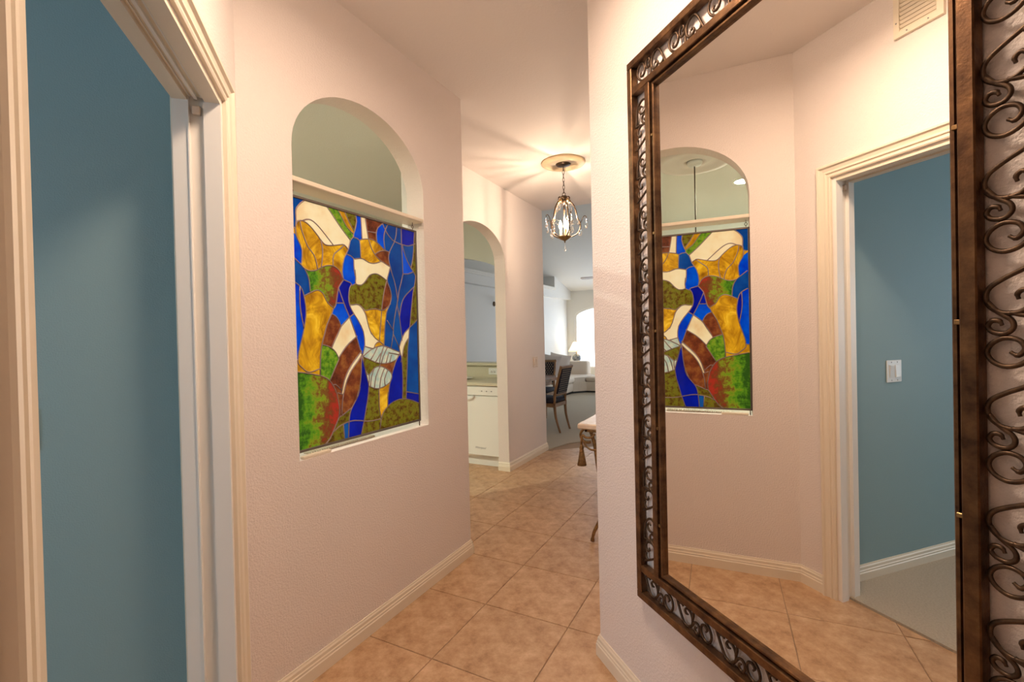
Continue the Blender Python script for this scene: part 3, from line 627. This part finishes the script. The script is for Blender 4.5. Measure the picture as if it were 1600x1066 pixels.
for a in ((-.004, .006, -.004, PH+.004), (PW-.006, PW+.004, -.004, PH+.004), (.006, PW-.006, -.004, .006), (.006, PW-.006, PH-.006, PH+.004)):
    obj('rim_bar', MB().box(a[0], a[1], -.005, .005, a[2], a[3], .0015), 'lead_rim', sg)
for x in (.014, PW-.022):
    hk = MB().tube(curve([(x, 0, PH), (x, 0, PH+.014)], 2), .0016, 6)
    hk.tube([(x+.007*cos(t), 0, PH+.020+.007*sin(t)) for t in [2*pi*i/12 for i in range(12)]], .0016, 6, closed=True).tube([(x, 0, PH+.026), (x, 0, PH+.043)], .0016, 6)
    obj('hanging_ring', hk, 'bronze_dark', sg)
for x in (.008, PW-.004):
    obj('foot_rod', MB().tube([(x, 0, -.028), (x, 0, .0)], .0028, 6), 'bronze_dark', sg)
tag(obj('wooden_block', MB().box(0, .135, 0, .022, 0, .013, .003), 'trim', None, (-.004, .232, sz), RB), 'small cream wooden block on the sill below the stained glass', 'block')
tv = thing('slatted_trivet', 'low slatted beige trivet on the sill behind the stained glass', 'trivet', (-.050, .30, sz), RB)
obj('base', MB().box(0, .36, .0, .04, 0, .004), 'beige_plastic', tv)
for k in range(30): obj('slat', MB().box(.003+k*.012, .010+k*.012, 0, .04, .004, .010), 'trim', tv) if k == 0 else None
s0 = tv.children[1]
for k in range(1, 30):
    c = s0.copy(); COL.objects.link(c); c.location = (k*.012, 0, 0)

# ================================================================ wall plates and vent
def plate(name, label, cat, loc, rz, w_, h_, rock, m='white_plastic', horiz=False, outlet=False):
    t = thing(name, label, cat, loc, rz)
    obj('plate', MB().box(-w_/2, w_/2, -.006, -.0003, -h_/2, h_/2, .0025), m, t)
    for i, x in enumerate(rock):
        if outlet:
            obj('socket', MB().lathe([(.0165, -.0078), (.0165, -.006)], (x, 0), 16, 'Y'), m, t)
            obj('slots', MB().box(x-.006, x+.006, -.0083, -.0075, .004, .006).box(x-.006, x+.006, -.0083, -.0075, -.006, -.004), 'dark', t)
        else:
            obj('rocker_frame', MB().box(x-.019, x+.019, -.0072, -.006, -.035, .035), m, t)
            r = MB().box(x-.0165, x+.0165, -.010, -.006, -.0325, .0325, .001)
            tilt = (1 if i % 2 else -1)*.05
            obj('rocker', r.xf(T((0, -.006, 0)) @ Matrix.Rotation(tilt, 4, 'X') @ T((0, .006, 0))), m, t)
        for z in ((-.048, .048) if not horiz else ()):
            obj('screw', MB().lathe([(.003, -.0072), (.003, -.006)], (x, z), 8, 'Y'), 'grey_print', t)
    return t
plate('light_switch', 'white double rocker light switch on the blue bedroom wall', 'switch', L3(hw(1.685, -.888), 1.078), atan2(N.y, N.x), .116, .118, (-.023, .023))
plate('light_switch', 'beige double rocker light switch on the wall past the kitchen arch', 'switch', (CX, 3.66, 1.025), RB, .112, .115, (-.023, .023), 'beige_plastic')
plate('wall_outlet', 'white outlet plate lying sideways on the olive kitchen backsplash', 'outlet', (-1.085, 3.605, .920), 0, .115, .072, (-.02, .02), horiz=True, outlet=True)
vt = thing('air_vent', 'white louvred air return grille high above the pocket doorway', 'vent', L3(hw(1.145, -HA), 2.515), RA)
vw, vh = .175, .185
obj('frame', MB().sweep([(0, 0), (0, vh), (vw, vh), (vw, 0)], [(0, 0), (0, .015), (-.022, .017), (-.022, 0)], True), 'trim', vt)
obj('duct', MB().box(.02, vw-.02, -.0012, -.0004, .02, vh-.02), 'trim', vt)
n = 9
for k in range(n):
    z = .024+(vh-.048)*k/(n-1)
    obj('louvre', MB().box(.02, vw-.02, -.0006, .0006, -.0062, .0062).xf(T((0, -.0105, z)) @ Matrix.Rotation(radians(30), 4, 'X')), 'trim', vt)
for x, z in ((.05, .011), (vw-.05, .011), (.011, .06), (vw-.011, .06)):
    obj('screw', MB().lathe([(.003, -.0172), (.003, -.0145)], (x, z), 8, 'Y'), 'grey_print', vt)

# ================================================================ entry chandelier
cx, cy = .163, 2.668
tag(obj('ceiling_medallion', MB().lathe([(.055, -.001), (.055, -.012), (.075, -.020), (.10, -.017), (.125, -.026), (.15, -.022), (.172, -.016), (.182, -.008), (.182, -.001)], (0, 0), 48), 'medallion', None, (cx, cy, H)), 'round amber glass ceiling medallion above the crystal chandelier', 'medallion')
ch = thing('chandelier', 'small bronze cage chandelier hung with crystals on a chain in the entry', 'chandelier', (cx, cy, 2.0))
zc = -2.0
obj('canopy', MB().lathe([(.0, 2.708), (.008, 2.7085), (.03, 2.711), (.055, 2.716), (.062, 2.724), (.062, 2.738)], (0, 0), 32).xf(T((0, 0, zc))), 'bronze_dark', ch)
for k in range(7):
    zz = 2.69-k*.031
    pts = [((.008*cos(t)) if k % 2 else 0, 0 if k % 2 else .008*cos(t), zz+zc+.019*sin(t)) for t in [2*pi*i/14 for i in range(14)]]
    obj('chain_link', MB().tube(pts, .0022, 6, closed=True), 'bronze_dark', ch)
obj('top_ring', MB().tube([(.013*cos(t), 0, 2.478+zc+.013*sin(t)) for t in [2*pi*i/16 for i in range(16)]], .0028, 6, closed=True), 'bronze_dark', ch)
cr_ = MB().lathe([(.006, 2.466), (.018, 2.462), (.030, 2.452), (.032, 2.446), (.022, 2.436), (.018, 2.425), (.022, 2.415), (.012, 2.405), (.006, 2.39)], (0, 0), 20).xf(T((0, 0, zc)))
for k in range(8):
    a = 2*pi*k/8; cr_.tube(curve([(.02*cos(a), .02*sin(a), 2.45+zc), (.036*cos(a), .036*sin(a), 2.456+zc), (.048*cos(a), .048*sin(a), 2.446+zc), (.050*cos(a), .050*sin(a), 2.437+zc)], 3), [.004]*9+[.002], 5, flat=1.6)
obj('crown', cr_, 'bronze_dark', ch)
obj('stem', MB().lathe([(.004, 2.42), (.005, 2.36), (.011, 2.35), (.005, 2.34), (.005, 2.26), (.012, 2.245), (.006, 2.23), (.005, 2.16), (.014, 2.150), (.004, 2.140), (.02, 2.135), (.005, 2.125)], (0, 0), 12).xf(T((0, 0, zc))), 'bronze_dark', ch)
obj('bottom_dish', MB().lathe([(.002, 2.074), (.006, 2.082), (.005, 2.088), (.012, 2.094), (.034, 2.104), (.052, 2.116), (.058, 2.126), (.054, 2.128), (.03, 2.118), (.004, 2.112)], (0, 0), 28).xf(T((0, 0, zc))), 'brass', ch)
for k in range(5):
    a = 2*pi*k/5+.35; c, s = cos(a), sin(a)
    rib = [(.018, 2.415), (.055, 2.41), (.082, 2.375), (.098, 2.325), (.105, 2.28), (.128, 2.235), (.130, 2.195), (.112, 2.155), (.075, 2.132), (.052, 2.122)]
    obj('cage_rib', MB().tube(curve([(r*c, r*s, z+zc) for r, z in rib], 4), .0055, 6), 'bronze_dark', ch)
    arm = [(.118, 2.215), (.138, 2.245), (.150, 2.275), (.165, 2.292), (.178, 2.284), (.180, 2.272)]
    obj('arm', MB().tube(curve([(r*c, r*s, z+zc) for r, z in arm], 4), .0032, 6), 'bronze_dark', ch)
    def drop(r, z, L, R, ang=a):
        x, y = r*cos(ang), r*sin(ang)
        b = MB().lathe([(.0015, z), (R*.55, z-L*.18), (R*.35, z-L*.30), (R*.6, z-L*.42), (R, z-L*.70), (R*.75, z-L*.90), (.001, z-L)], (x, y), 8); b.sm = set()
        return obj('crystal_drop', b.xf(T((0, 0, zc))), 'crystal', ch)
    drop(.180, 2.268, .085, .0125); drop(.112, 2.275, .055, .009); drop(.132, 2.200, .075, .011); drop(.06, 2.40, .065, .009, a+.3); drop(.125, 2.185, .05, .009, a+.25)
    obj('rosette', MB().lathe([(.002, 2.405), (.011, 2.412), (.014, 2.420), (.009, 2.430), (.002, 2.434)], (.048*cos(a+.3), .048*sin(a+.3)), 8).xf(T((0, 0, zc))), 'brass', ch)
    a2 = a+2*pi/5
    gpts = [(.112*((1-t)*cos(a)+t*cos(a2)), .112*((1-t)*sin(a)+t*sin(a2)), 2.275+zc-.035*4*t*(1-t)) for t in [i/8 for i in range(1, 8)]]
    gb = MB()
    for q in gpts: gb.lathe([(.0008, q[2]-.005), (.005, q[2]), (.0008, q[2]+.005)], (q[0], q[1]), 6)
    gb.sm = set(); obj('bead_garland', gb, 'crystal', ch)
b = MB().lathe([(.001, 2.072), (.0035, 2.064), (.001, 2.058), (.004, 2.048), (.012, 2.026), (.009, 2.012), (.001, 2.005)], (0, 0), 8); b.sm = set()
obj('crystal_drop', b.xf(T((0, 0, zc))), 'crystal', ch)
for k in range(3):
    a = 2*pi*k/3+1.1; x, y = .034*cos(a), .034*sin(a)
    cn = obj('candle', MB().lathe([(.012, 2.124), (.0135, 2.13), (.0095, 2.134), (.0095, 2.185), (.006, 2.188)], (x, y), 12).xf(T((0, 0, zc))), 'candle', ch)
    obj('bulb', MB().lathe([(.006, 2.188), (.012, 2.200), (.0155, 2.216), (.012, 2.236), (.005, 2.256), (.001, 2.266)], (x, y), 12).xf(T((0, 0, zc))), 'bulb', cn)
    l = bpy.data.lights.new('bulb_light', 'POINT'); l.energy = 5.5; l.color = WARM; l.shadow_soft_size = .006
    lo = bpy.data.objects.new('bulb_light', l); COL.objects.link(lo); lo.location = (cx+x, cy+y, 2.283)

# hall ceiling lamp above the view
hx, hy = hw(1.08, .30)
hl = thing('ceiling_lamp', 'round frosted flush ceiling lamp beside the mirror', 'ceiling lamp', (hx, hy, H-.11))
obj('pan', MB().lathe([(.17, .08), (.175, .09), (.175, .109)], (0, 0), 32), 'brass', hl)
obj('diffuser', MB().lathe([(.001, .0), (.06, .005), (.11, .022), (.15, .05), (.165, .08)], (0, 0), 32, cap=False), 'hall_lamp', hl)
area('hall_lamp_offscreen', (hx, hy, H-.13), .32, 13, (1.0, .745, .56), shape='DISK')

# ================================================================ kitchen
dw = thing('dishwasher', 'white dishwasher with a curved handle recess under the olive counter', 'dishwasher', (-1.29, 3.055, 0))
obj('body', MB().box(0, .595, .0, .54, .10, .815, .004), 'appliance', dw)
obj('door', MB().box(.003, .592, -.022, 0, .115, .715, .006), 'appliance', dw)
cp = obj('control_panel', MB().box(.003, .592, -.026, 0, .722, .812, .006), 'appliance', dw)
obj('toe_panel', MB().box(.0, .595, .05, .07, .0, .105), 'appliance', dw)
hb = [(.20+.11*cos(t)*1.0, .716-.042*sin(t)) for t in [pi*i/14 for i in range(15)]]
hi = [(.20+.094*cos(t), .717-.028*sin(t)) for t in [pi*i/14 for i in range(15)]]
obj('handle', MB().panel([(hb+hi[::-1])[::-1]], -.046, -.021), 'appliance', dw)
for k in range(6): obj('button', MB().box(.36+k*.028, .376+k*.028, -.0275, -.026, .762, .772), 'grey_print' if k % 2 else 'white_plastic', cp)
ft = bpy.data.curves.new('logo', 'FONT'); ft.body = 'Whirlpool'; ft.size = .030; ft.shear = .35; ft.extrude = .0004
lo = bpy.data.objects.new('tmp', ft); COL.objects.link(lo)
dg = bpy.context.evaluated_depsgraph_get(); me = bpy.data.meshes.new_from_object(lo.evaluated_get(dg)); bpy.data.objects.remove(lo)
me.materials.clear(); me.materials.append(MATS['grey_print']); me.transform(T((.30, -.0226, .185)) @ Matrix.Rotation(pi/2, 4, 'X'))
obj('logo', me, None, dw)
cb = thing('base_cabinet', 'white kitchen base cabinet beside the dishwasher', 'cabinet', (-2.95, 3.055, 0))
obj('body', MB().box(0, 1.65, 0, .54, .1, .815), 'appliance', cb); obj('toe_panel', MB().box(0, 1.65, .06, .08, 0, .1), 'appliance', cb)
for k in range(3):
    d_ = obj('door', MB().box(.01+k*.55, .54+k*.55, -.02, 0, .12, .80, .004), 'appliance', cb); obj('knob', MB().lathe([(.012, -.045), (.012, -.035), (.005, -.030), (.005, -.02)], (.49+k*.55, .70), 12, 'Y'), 'brass', d_)
tag(obj('countertop', MB().box(-2.95, -.70, 3.02, 3.60, .818, .850, .006), 'counter'), 'olive kitchen countertop over the dishwasher', 'countertop')
tag(obj('backsplash', MB().box(-2.95, -.70, 3.606, 3.6195, .851, .984), 'counter'), 'olive backsplash below the pass-through ledge', 'backsplash')
tag(obj('dinner_plate', MB().lathe([(.05, .0), (.075, .002), (.12, .012), (.125, .016), (.119, .016), (.07, .006), (.001, .005)], (0, 0), 32), 'white_plastic', None, (-1.33, 3.33, .8505)), 'white plate lying on the olive countertop', 'plate')
tag(obj('ceiling_medallion', MB().lathe([(.06, -.001), (.06, -.03), (.10, -.04), (.13, -.028), (.20, -.024), (.24, -.045), (.29, -.045), (.305, -.025), (.31, -.001)], (0, 0), 48), 'ceiling_paint', None, (-1.317, .535, H)), 'white plaster ceiling medallion above the kitchen pendant', 'medallion')
pd = thing('kitchen_pendant', 'small pendant lamp on a thin rod in the kitchen', 'pendant lamp', (-1.317, .535, 1.5))
obj('canopy', MB().lathe([(.01, 1.17), (.05, 1.178), (.06, 1.195), (.06, 1.215)], (0, 0), 24), 'white_plastic', pd)
obj('rod', MB().tube([(0, 0, .16), (0, 0, 1.18)], .005, 8), 'bronze_dark', pd)
obj('pendant_shade', MB().lathe([(.11, 0), (.112, .004), (.08, .10), (.03, .155), (.012, .17)], (0, 0), 24, cap=False), 'medallion', pd)
for x, y in ((-2.14, .149),):
    c = thing('recessed_light', 'round recessed ceiling light over the far side of the kitchen', 'recessed light', (x, y, H-.006))
    obj('trim_ring', MB().lathe([(.068, .0), (.085, .0), (.09, .0055)], (0, 0), 32, cap=False), 'white_plastic', c)
    obj('lens', MB().lathe([(.001, .003), (.068, .003)], (0, 0), 32, cap=False), 'can_light', c)
    area('recessed_lamp', (x, y, H-.012), .13, 45, NEUT, shape='DISK')

for k in range(3):
    wc = thing('wall_cabinet', ['white kitchen wall cabinet next to the bedroom corner', 'white kitchen wall cabinet between its two neighbours', 'white kitchen wall cabinet nearest the pass-through'][k], 'cabinet', (-3.6, -.6+k*.95, 1.40))
    obj('body', MB().box(.0005, .33, 0, .90, 0, .75), 'appliance', wc)
    for j in range(2):
        d_ = obj('door', MB().box(.33, .35, .01+j*.445, .445+j*.445, .01, .74, .003), 'appliance', wc)
        obj('knob', MB().lathe([(.005, .35), (.005, .36), (.012, .365), (.012, .375)], (.41 if j == 0 else .48, .08), 12, 'X'), 'brass', d_)
kc = thing('base_cabinet', 'long white kitchen base cabinet under the far counter', 'cabinet', (-3.6, -.6, 0))
obj('body', MB().box(.0005, .58, 0, 2.8, .1, .815), 'appliance', kc); obj('toe_panel', MB().box(.0005, .52, 0, 2.8, 0, .1), 'appliance', kc)
for j in range(5): obj('door', MB().box(.58, .60, .01+j*.557, .552+j*.557, .12, .80, .003), 'appliance', kc)
tag(obj('countertop', MB().box(-3.599, -2.97, -.6, 2.2, .818, .85, .005), 'counter'), 'olive countertop along the far kitchen wall', 'countertop')

# ================================================================ console table with tassel
ct = thing('console_table', 'marble topped console table with gilded iron legs, rope and tassel', 'console table', (.545, 1.80, 0))
TW, TL, TZ = .40, 1.05, .752
obj('table_top', MB().box(0, TW, 0, TL, TZ-.034, TZ, .007), 'marble', ct, label='pale marble slab')
ap = MB().box(.04, TW-.03, .03, .045, TZ-.055, TZ-.034).box(.04, TW-.03, TL-.045, TL-.03, TZ-.055, TZ-.034).box(.04, .055, .03, TL-.03, TZ-.055, TZ-.034).box(TW-.045, TW-.03, .03, TL-.03, TZ-.055, TZ-.034)
obj('apron', ap, 'rust_gold', ct)
for (lx, sx) in ((.05, 1), (TW-.05, -1)):
    for ly in (.05, TL-.05):
        leg = [(lx+.02*sx, ly, TZ-.05), (lx+.045*sx, ly, .62), (lx+.062*sx, ly, .48), (lx+.085*sx, ly, .33), (lx+.075*sx, ly, .17), (lx+.03*sx, ly, .06), (lx+.018*sx, ly, .004)]
        obj('leg', MB().tube(curve(leg, 5), [.011]*27+[.009, .012, .014, .014], 8), 'rust_gold', ct)
def ringpts(c, ry, rz, n=20, t0=0, t1=2*pi): return [(c[0]+ry*cos(t0+(t1-t0)*i/n), c[1], c[2]+rz*sin(t0+(t1-t0)*i/n)) for i in range(n+1)]
obj('corner_scroll', MB().tube(ringpts((.052, .045, .672), .046, .044, 18, .5, 5.2), .0085, 8), 'rust_gold', ct)
obj('rope', MB().tube(curve([(.105, .03, .690), (.085, .022, .668), (.05, .020, .665), (.030, .02, .678), (.022, .02, .655), (.018, .02, .61)], 5), .0075, 8).tube(curve([(.022, .02, .668), (.05, .015, .615), (.085, .015, .592), (.115, .03, .592)], 5), .0065, 8), 'rust_gold', ct)
ts = MB().lathe([(.004, .62), (.010, .612), (.015, .598), (.012, .584), (.016, .578), (.012, .572), (.018, .545), (.024, .50), (.027, .487), (.004, .485)], (.020, .02), 14)
for k in range(14):
    a = 2*pi*k/14; ts.tube([(.020+.0125*cos(a), .02+.0125*sin(a), .572), (.020+.027*cos(a), .02+.027*sin(a), .486)], .0026, 4)
obj('tassel', ts, 'rust_gold', ct, label='gilded metal tassel')

# ================================================================ dining corner
def build_chair(name, label, loc, rz):
    """faces local +y; seat front at +y"""
    t = thing(name, label, 'dining chair', loc, rz, 'carved dining chairs')
    w_, dp, sh_ = .385, .43, .40
    obj('seat', MB().box(-w_/2, w_/2, -dp/2+.01, dp/2, sh_-.01, sh_+.055, .022), 'fabric_dark', t, label='dark patterned seat pad')
    obj('seat_frame', MB().box(-w_/2, w_/2, dp/2-.025, dp/2, sh_-.06, sh_-.01).box(-w_/2, -w_/2+.025, -dp/2, dp/2, sh_-.06, sh_-.01).box(w_/2-.025, w_/2, -dp/2, dp/2, sh_-.06, sh_-.01).box(-w_/2, w_/2, -dp/2, -dp/2+.025, sh_-.06, sh_-.01), 'wood', t)
    for s in (-1, 1):
        x = s*(w_/2-.022)
        obj('leg', MB().tube(curve([(x, dp/2-.022, sh_-.03), (x, dp/2-.02, .22), (x, dp/2-.008, .0)], 4), [.024, .023, .022, .021, .020, .019, .017, .016, .015], 6), 'wood', t)
        obj('leg', MB().tube(curve([(x, -dp/2+.015, sh_-.03), (x*.97, -dp/2, .20), (x*.93, -dp/2-.055, .0)], 4), [.023, .022, .021, .020, .019, .018, .017, .016, .015], 6), 'wood', t)
        obj('back_post', MB().tube(curve([(x, -dp/2+.015, sh_-.03), (x, -dp/2+.005, .52), (x, -dp/2-.045, .72), (x*.98, -dp/2-.095, .895)], 4), .020, 6), 'wood', t)
    M = T((0, -dp/2-.005, .52)) @ Matrix.Rotation(.245, 4, 'X')
    obj('top_rail', MB().box(-w_/2+.002, w_/2-.002, -.018, .018, .345, .385, .008).xf(M), 'wood', t)
    obj('bottom_rail', MB().box(-w_/2+.02, w_/2-.02, -.014, .014, -.035, -.005, .005).xf(M), 'wood', t)
    obj('back_pad', MB().box(-w_/2+.038, w_/2-.038, -.020, .020, .0, .345, .008).xf(M), 'fabric_dark', t, label='dark back pad with a cream diamond lattice')
    lt = MB()
    for a in range(9):
        for c in range(11):
            x = -w_/2+.060+a*.040+(c % 2)*.020; z = .018+c*.031
            if x > w_/2-.050: continue
            for yy in (-.0205, .0205):
                lt.add([(x-.0075, yy, z), (x, yy, z-.0075), (x+.0075, yy, z), (x, yy, z+.0075)], [(0, 1, 2, 3)])
    q = obj('diamond_weave', lt.xf(M), 'fabric_dot', t); q['kind'] = 'stuff'
    return t
c1 = build_chair('dining_chair', 'carved dining chair with its dotted back to the entry, pushed in sideways at the table', (-1.03, 4.99, .008), pi/2-.06)
c2 = dup(c1, (-1.57, 5.98, .008), pi+.05, 'carved dining chair behind the table, facing the entry')
c3 = dup(c1, (-2.45, 4.95, .008), -pi/2, 'carved dining chair across the table with its back to the far wall')
dt = thing('dining_table', 'dark red-brown wooden dining table with rounded ends', 'table', (-1.66, 4.93, .008))
def rrect(hx_, hy_, r, n=6):
    o = []
    for cx_, cy_, a0 in ((hx_-r, hy_-r, 0), (-hx_+r, hy_-r, pi/2), (-hx_+r, -hy_+r, pi), (hx_-r, -hy_+r, 1.5*pi)):
        o += [(cx_+r*cos(a0+pi/2*i/n), cy_+r*sin(a0+pi/2*i/n)) for i in range(n+1)]
    return o
obj('table_top', MB().prism(rrect(.66, .72, .30), .668, .698).prism(rrect(.645, .705, .29), .655, .668), 'table_wood', dt)
obj('apron', MB().prism(rrect(.56, .62, .24), .585, .655), 'table_wood', dt)
obj('pedestal', MB().lathe([(.09, .06), (.11, .10), (.06, .16), (.05, .30), (.09, .42), (.06, .52), (.12, .585)], (0, 0), 20), 'table_wood', dt)
for k in range(4):
    a = pi/4+k*pi/2; obj('foot', MB().tube(curve([(.04*cos(a), .04*sin(a), .13), (.18*cos(a), .18*sin(a), .10), (.36*cos(a), .36*sin(a), .022)], 4), .022, 6), 'table_wood', dt)
ws = thing('wall_sconce', 'bronze wall sconce with a small white glass shade beyond the pass-through', 'sconce', (-3.0, 7.05, 1.96))
obj('back_plate', MB().lathe([(.05, .0005), (.045, .012), (.02, .018)], (0, 0), 16, 'X'), 'bronze_dark', ws)
obj('arm', MB().tube(curve([(.012, 0, 0), (.07, 0, -.05), (.12, 0, -.03), (.12, 0, .03)], 5), .008, 6), 'bronze_dark', ws)
obj('shade', MB().lathe([(.018, .03), (.045, .06), (.055, .11), (.065, .13)], (.12, 0), 16, cap=False), 'white_plastic', ws)

# ================================================================ living room
sf = thing('sectional_sofa', 'cream sectional sofa curving from the pale wall to the arched window', 'sofa', (-2.95, 6.4, .008))
# local origin at the near left corner; y towards the window
obj('base', MB().box(.02, .90, .05, 2.75, .04, .24, .03), 'sofa', sf)
obj('base', MB().prism([(.02, 2.62), (.90, 2.46), (.98, 2.58), (1.13, 2.72), (2.25, 2.82), (2.25, 3.74), (.02, 3.74)], .04, .24), 'sofa', sf)
obj('plinth', MB().box(.06, .87, .08, 2.7, 0, .05).prism([(.06, 2.6), (.88, 2.50), (1.14, 2.76), (2.22, 2.86), (2.22, 3.7), (.06, 3.7)], 0, .05), 'dark', sf)
for k in range(3): obj('seat_cushion', MB().box(.20, .93, .10+k*.83, .92+k*.83, .24, .36, .035), 'sofa', sf)
obj('seat_cushion', MB().box(1.09, 2.25, 2.76, 3.45, .24, .345, .035), 'sofa', sf); obj('seat_cushion', MB().prism([(.10, 2.62), (.92, 2.46), (1.0, 2.60), (1.08, 2.74), (1.08, 3.45), (.10, 3.45)], .24, .35), 'sofa', sf)
obj('back_cushion', MB().box(.0, .24, .06, 2.70, .20, .68, .05), 'sofa', sf); obj('back_cushion', MB().box(.30, .92, 3.42, 3.72, .20, .665, .05), 'sofa', sf)
obj('arm_rest', MB().box(.0, .92, -.02, .14, .04, .50, .04), 'sofa', sf)
def pillow(label, m, loc, rx, rz, s=.44, ry=0):
    b = MB(); n = 10; v = []; f = []
    for side in (1, -1):
        o = len(v)
        for i in range(n+1):
            for j in range(n+1):
                a, c = i/n*2-1, j/n*2-1; h = .075*((1-a*a)*(1-c*c))**.45
                k = 1-.07*(1-abs(a)**4)*abs(c)**3-.07*(1-abs(c)**4)*abs(a)**3
                v.append((a*s/2*k, side*h, c*s/2*k))
        f += [(o+i*(n+1)+j, o+(i+1)*(n+1)+j, o+(i+1)*(n+1)+j+1, o+i*(n+1)+j+1)[::side] for i in range(n) for j in range(n)]
    b.add(v, f, True).xf(Matrix.Rotation(rz, 4, 'Z') @ Matrix.Rotation(rx, 4, 'X') @ Matrix.Rotation(ry, 4, 'Y'))
    return tag(obj('throw_pillow', b, m, None, loc), label, 'pillow', 'pillows on the sofa')
pillow('greyish throw pillow standing on the sofa close to the dining chairs', 'pillow_b', (-2.44, 8.44, .662), radians(-10), radians(12), .48, radians(10))
pillow('pale throw pillow leaning on the sofa beside the greyish pillow', 'pillow_a', (-2.36, 8.84, .662), radians(-12), radians(24), .48, radians(12))
st = thing('side_table', 'small round table holding the lamp behind the sofa', 'side table', (-2.55, 10.55, .008))
obj('table_top', MB().lathe([(.001, .575), (.18, .575), (.19, .585), (.19, .60), (.001, .602)], (0, 0), 28), 'wood', st); obj('pedestal', MB().lathe([(.16, 0), (.16, .02), (.04, .05), (.03, .35), (.05, .53), (.08, .575)], (0, 0), 20), 'wood', st)
tl = thing('table_lamp', 'table lamp with a glowing cream cone shade over a banded stone jar', 'table lamp', (-2.55, 10.55, .612))
obj('base', MB().lathe([(.055, 0), (.085, .02), (.115, .09), (.112, .15), (.085, .19), (.05, .205)], (0, 0), 24), 'jar', tl)
obj('neck', MB().lathe([(.03, .205), (.012, .215), (.010, .30), (.004, .30), (.004, .52), (.012, .53), (.004, .55)], (0, 0), 10), 'brass', tl)
obj('lamp_shade', MB().lathe([(.215, .275), (.075, .515)], (0, 0), 28, cap=False), 'shade', tl, label='pleated cream cone shade')
obj('bulb', MB().lathe([(.005, .31), (.028, .35), (.03, .38), (.012, .41)], (0, 0), 12), 'bulb', tl)
l = bpy.data.lights.new('table_lamp_light', 'POINT'); l.energy = 4; l.color = (1.0, .78, .42); l.shadow_soft_size = .03
lo = bpy.data.objects.new('table_lamp_light', l); COL.objects.link(lo); lo.location = (-2.55, 10.55, 1.04)
fn_ = thing('ceiling_fan', 'dark brown ceiling fan with five blades in the living room', 'ceiling fan', (-.80, 8.0, 2.36))
obj('motor', MB().lathe([(.02, 0), (.09, .01), (.12, .05), (.12, .12), (.07, .17), (.02, .19)], (0, 0), 28), 'bronze_dark', fn_)
obj('downrod', MB().tube([(0, 0, .17), (0, 0, .86)], .013, 10), 'bronze_dark', fn_)
obj('canopy', MB().lathe([(.02, .80), (.07, .86), (.075, .95)], (0, 0), 20), 'bronze_dark', fn_)
for k in range(5):
    a = radians(187)+2*pi*k/5
    bl = obj('blade', MB().prism([(.18, -.05), (.55, -.07), (.69, -.06), (.71, 0), (.69, .06), (.55, .07), (.18, .05)], .07, .078).xf(Matrix.Rotation(a, 4, 'Z') @ Matrix.Rotation(radians(10), 4, 'X')), 'wood', fn_)
    obj('blade_iron', MB().box(.09, .22, -.02, .02, .062, .069).xf(Matrix.Rotation(a, 4, 'Z')), 'bronze_dark', bl)
obj('pull_chain', MB().tube([(.03, 0, .01), (.03, 0, -.13)], .002, 5), 'brass', fn_)
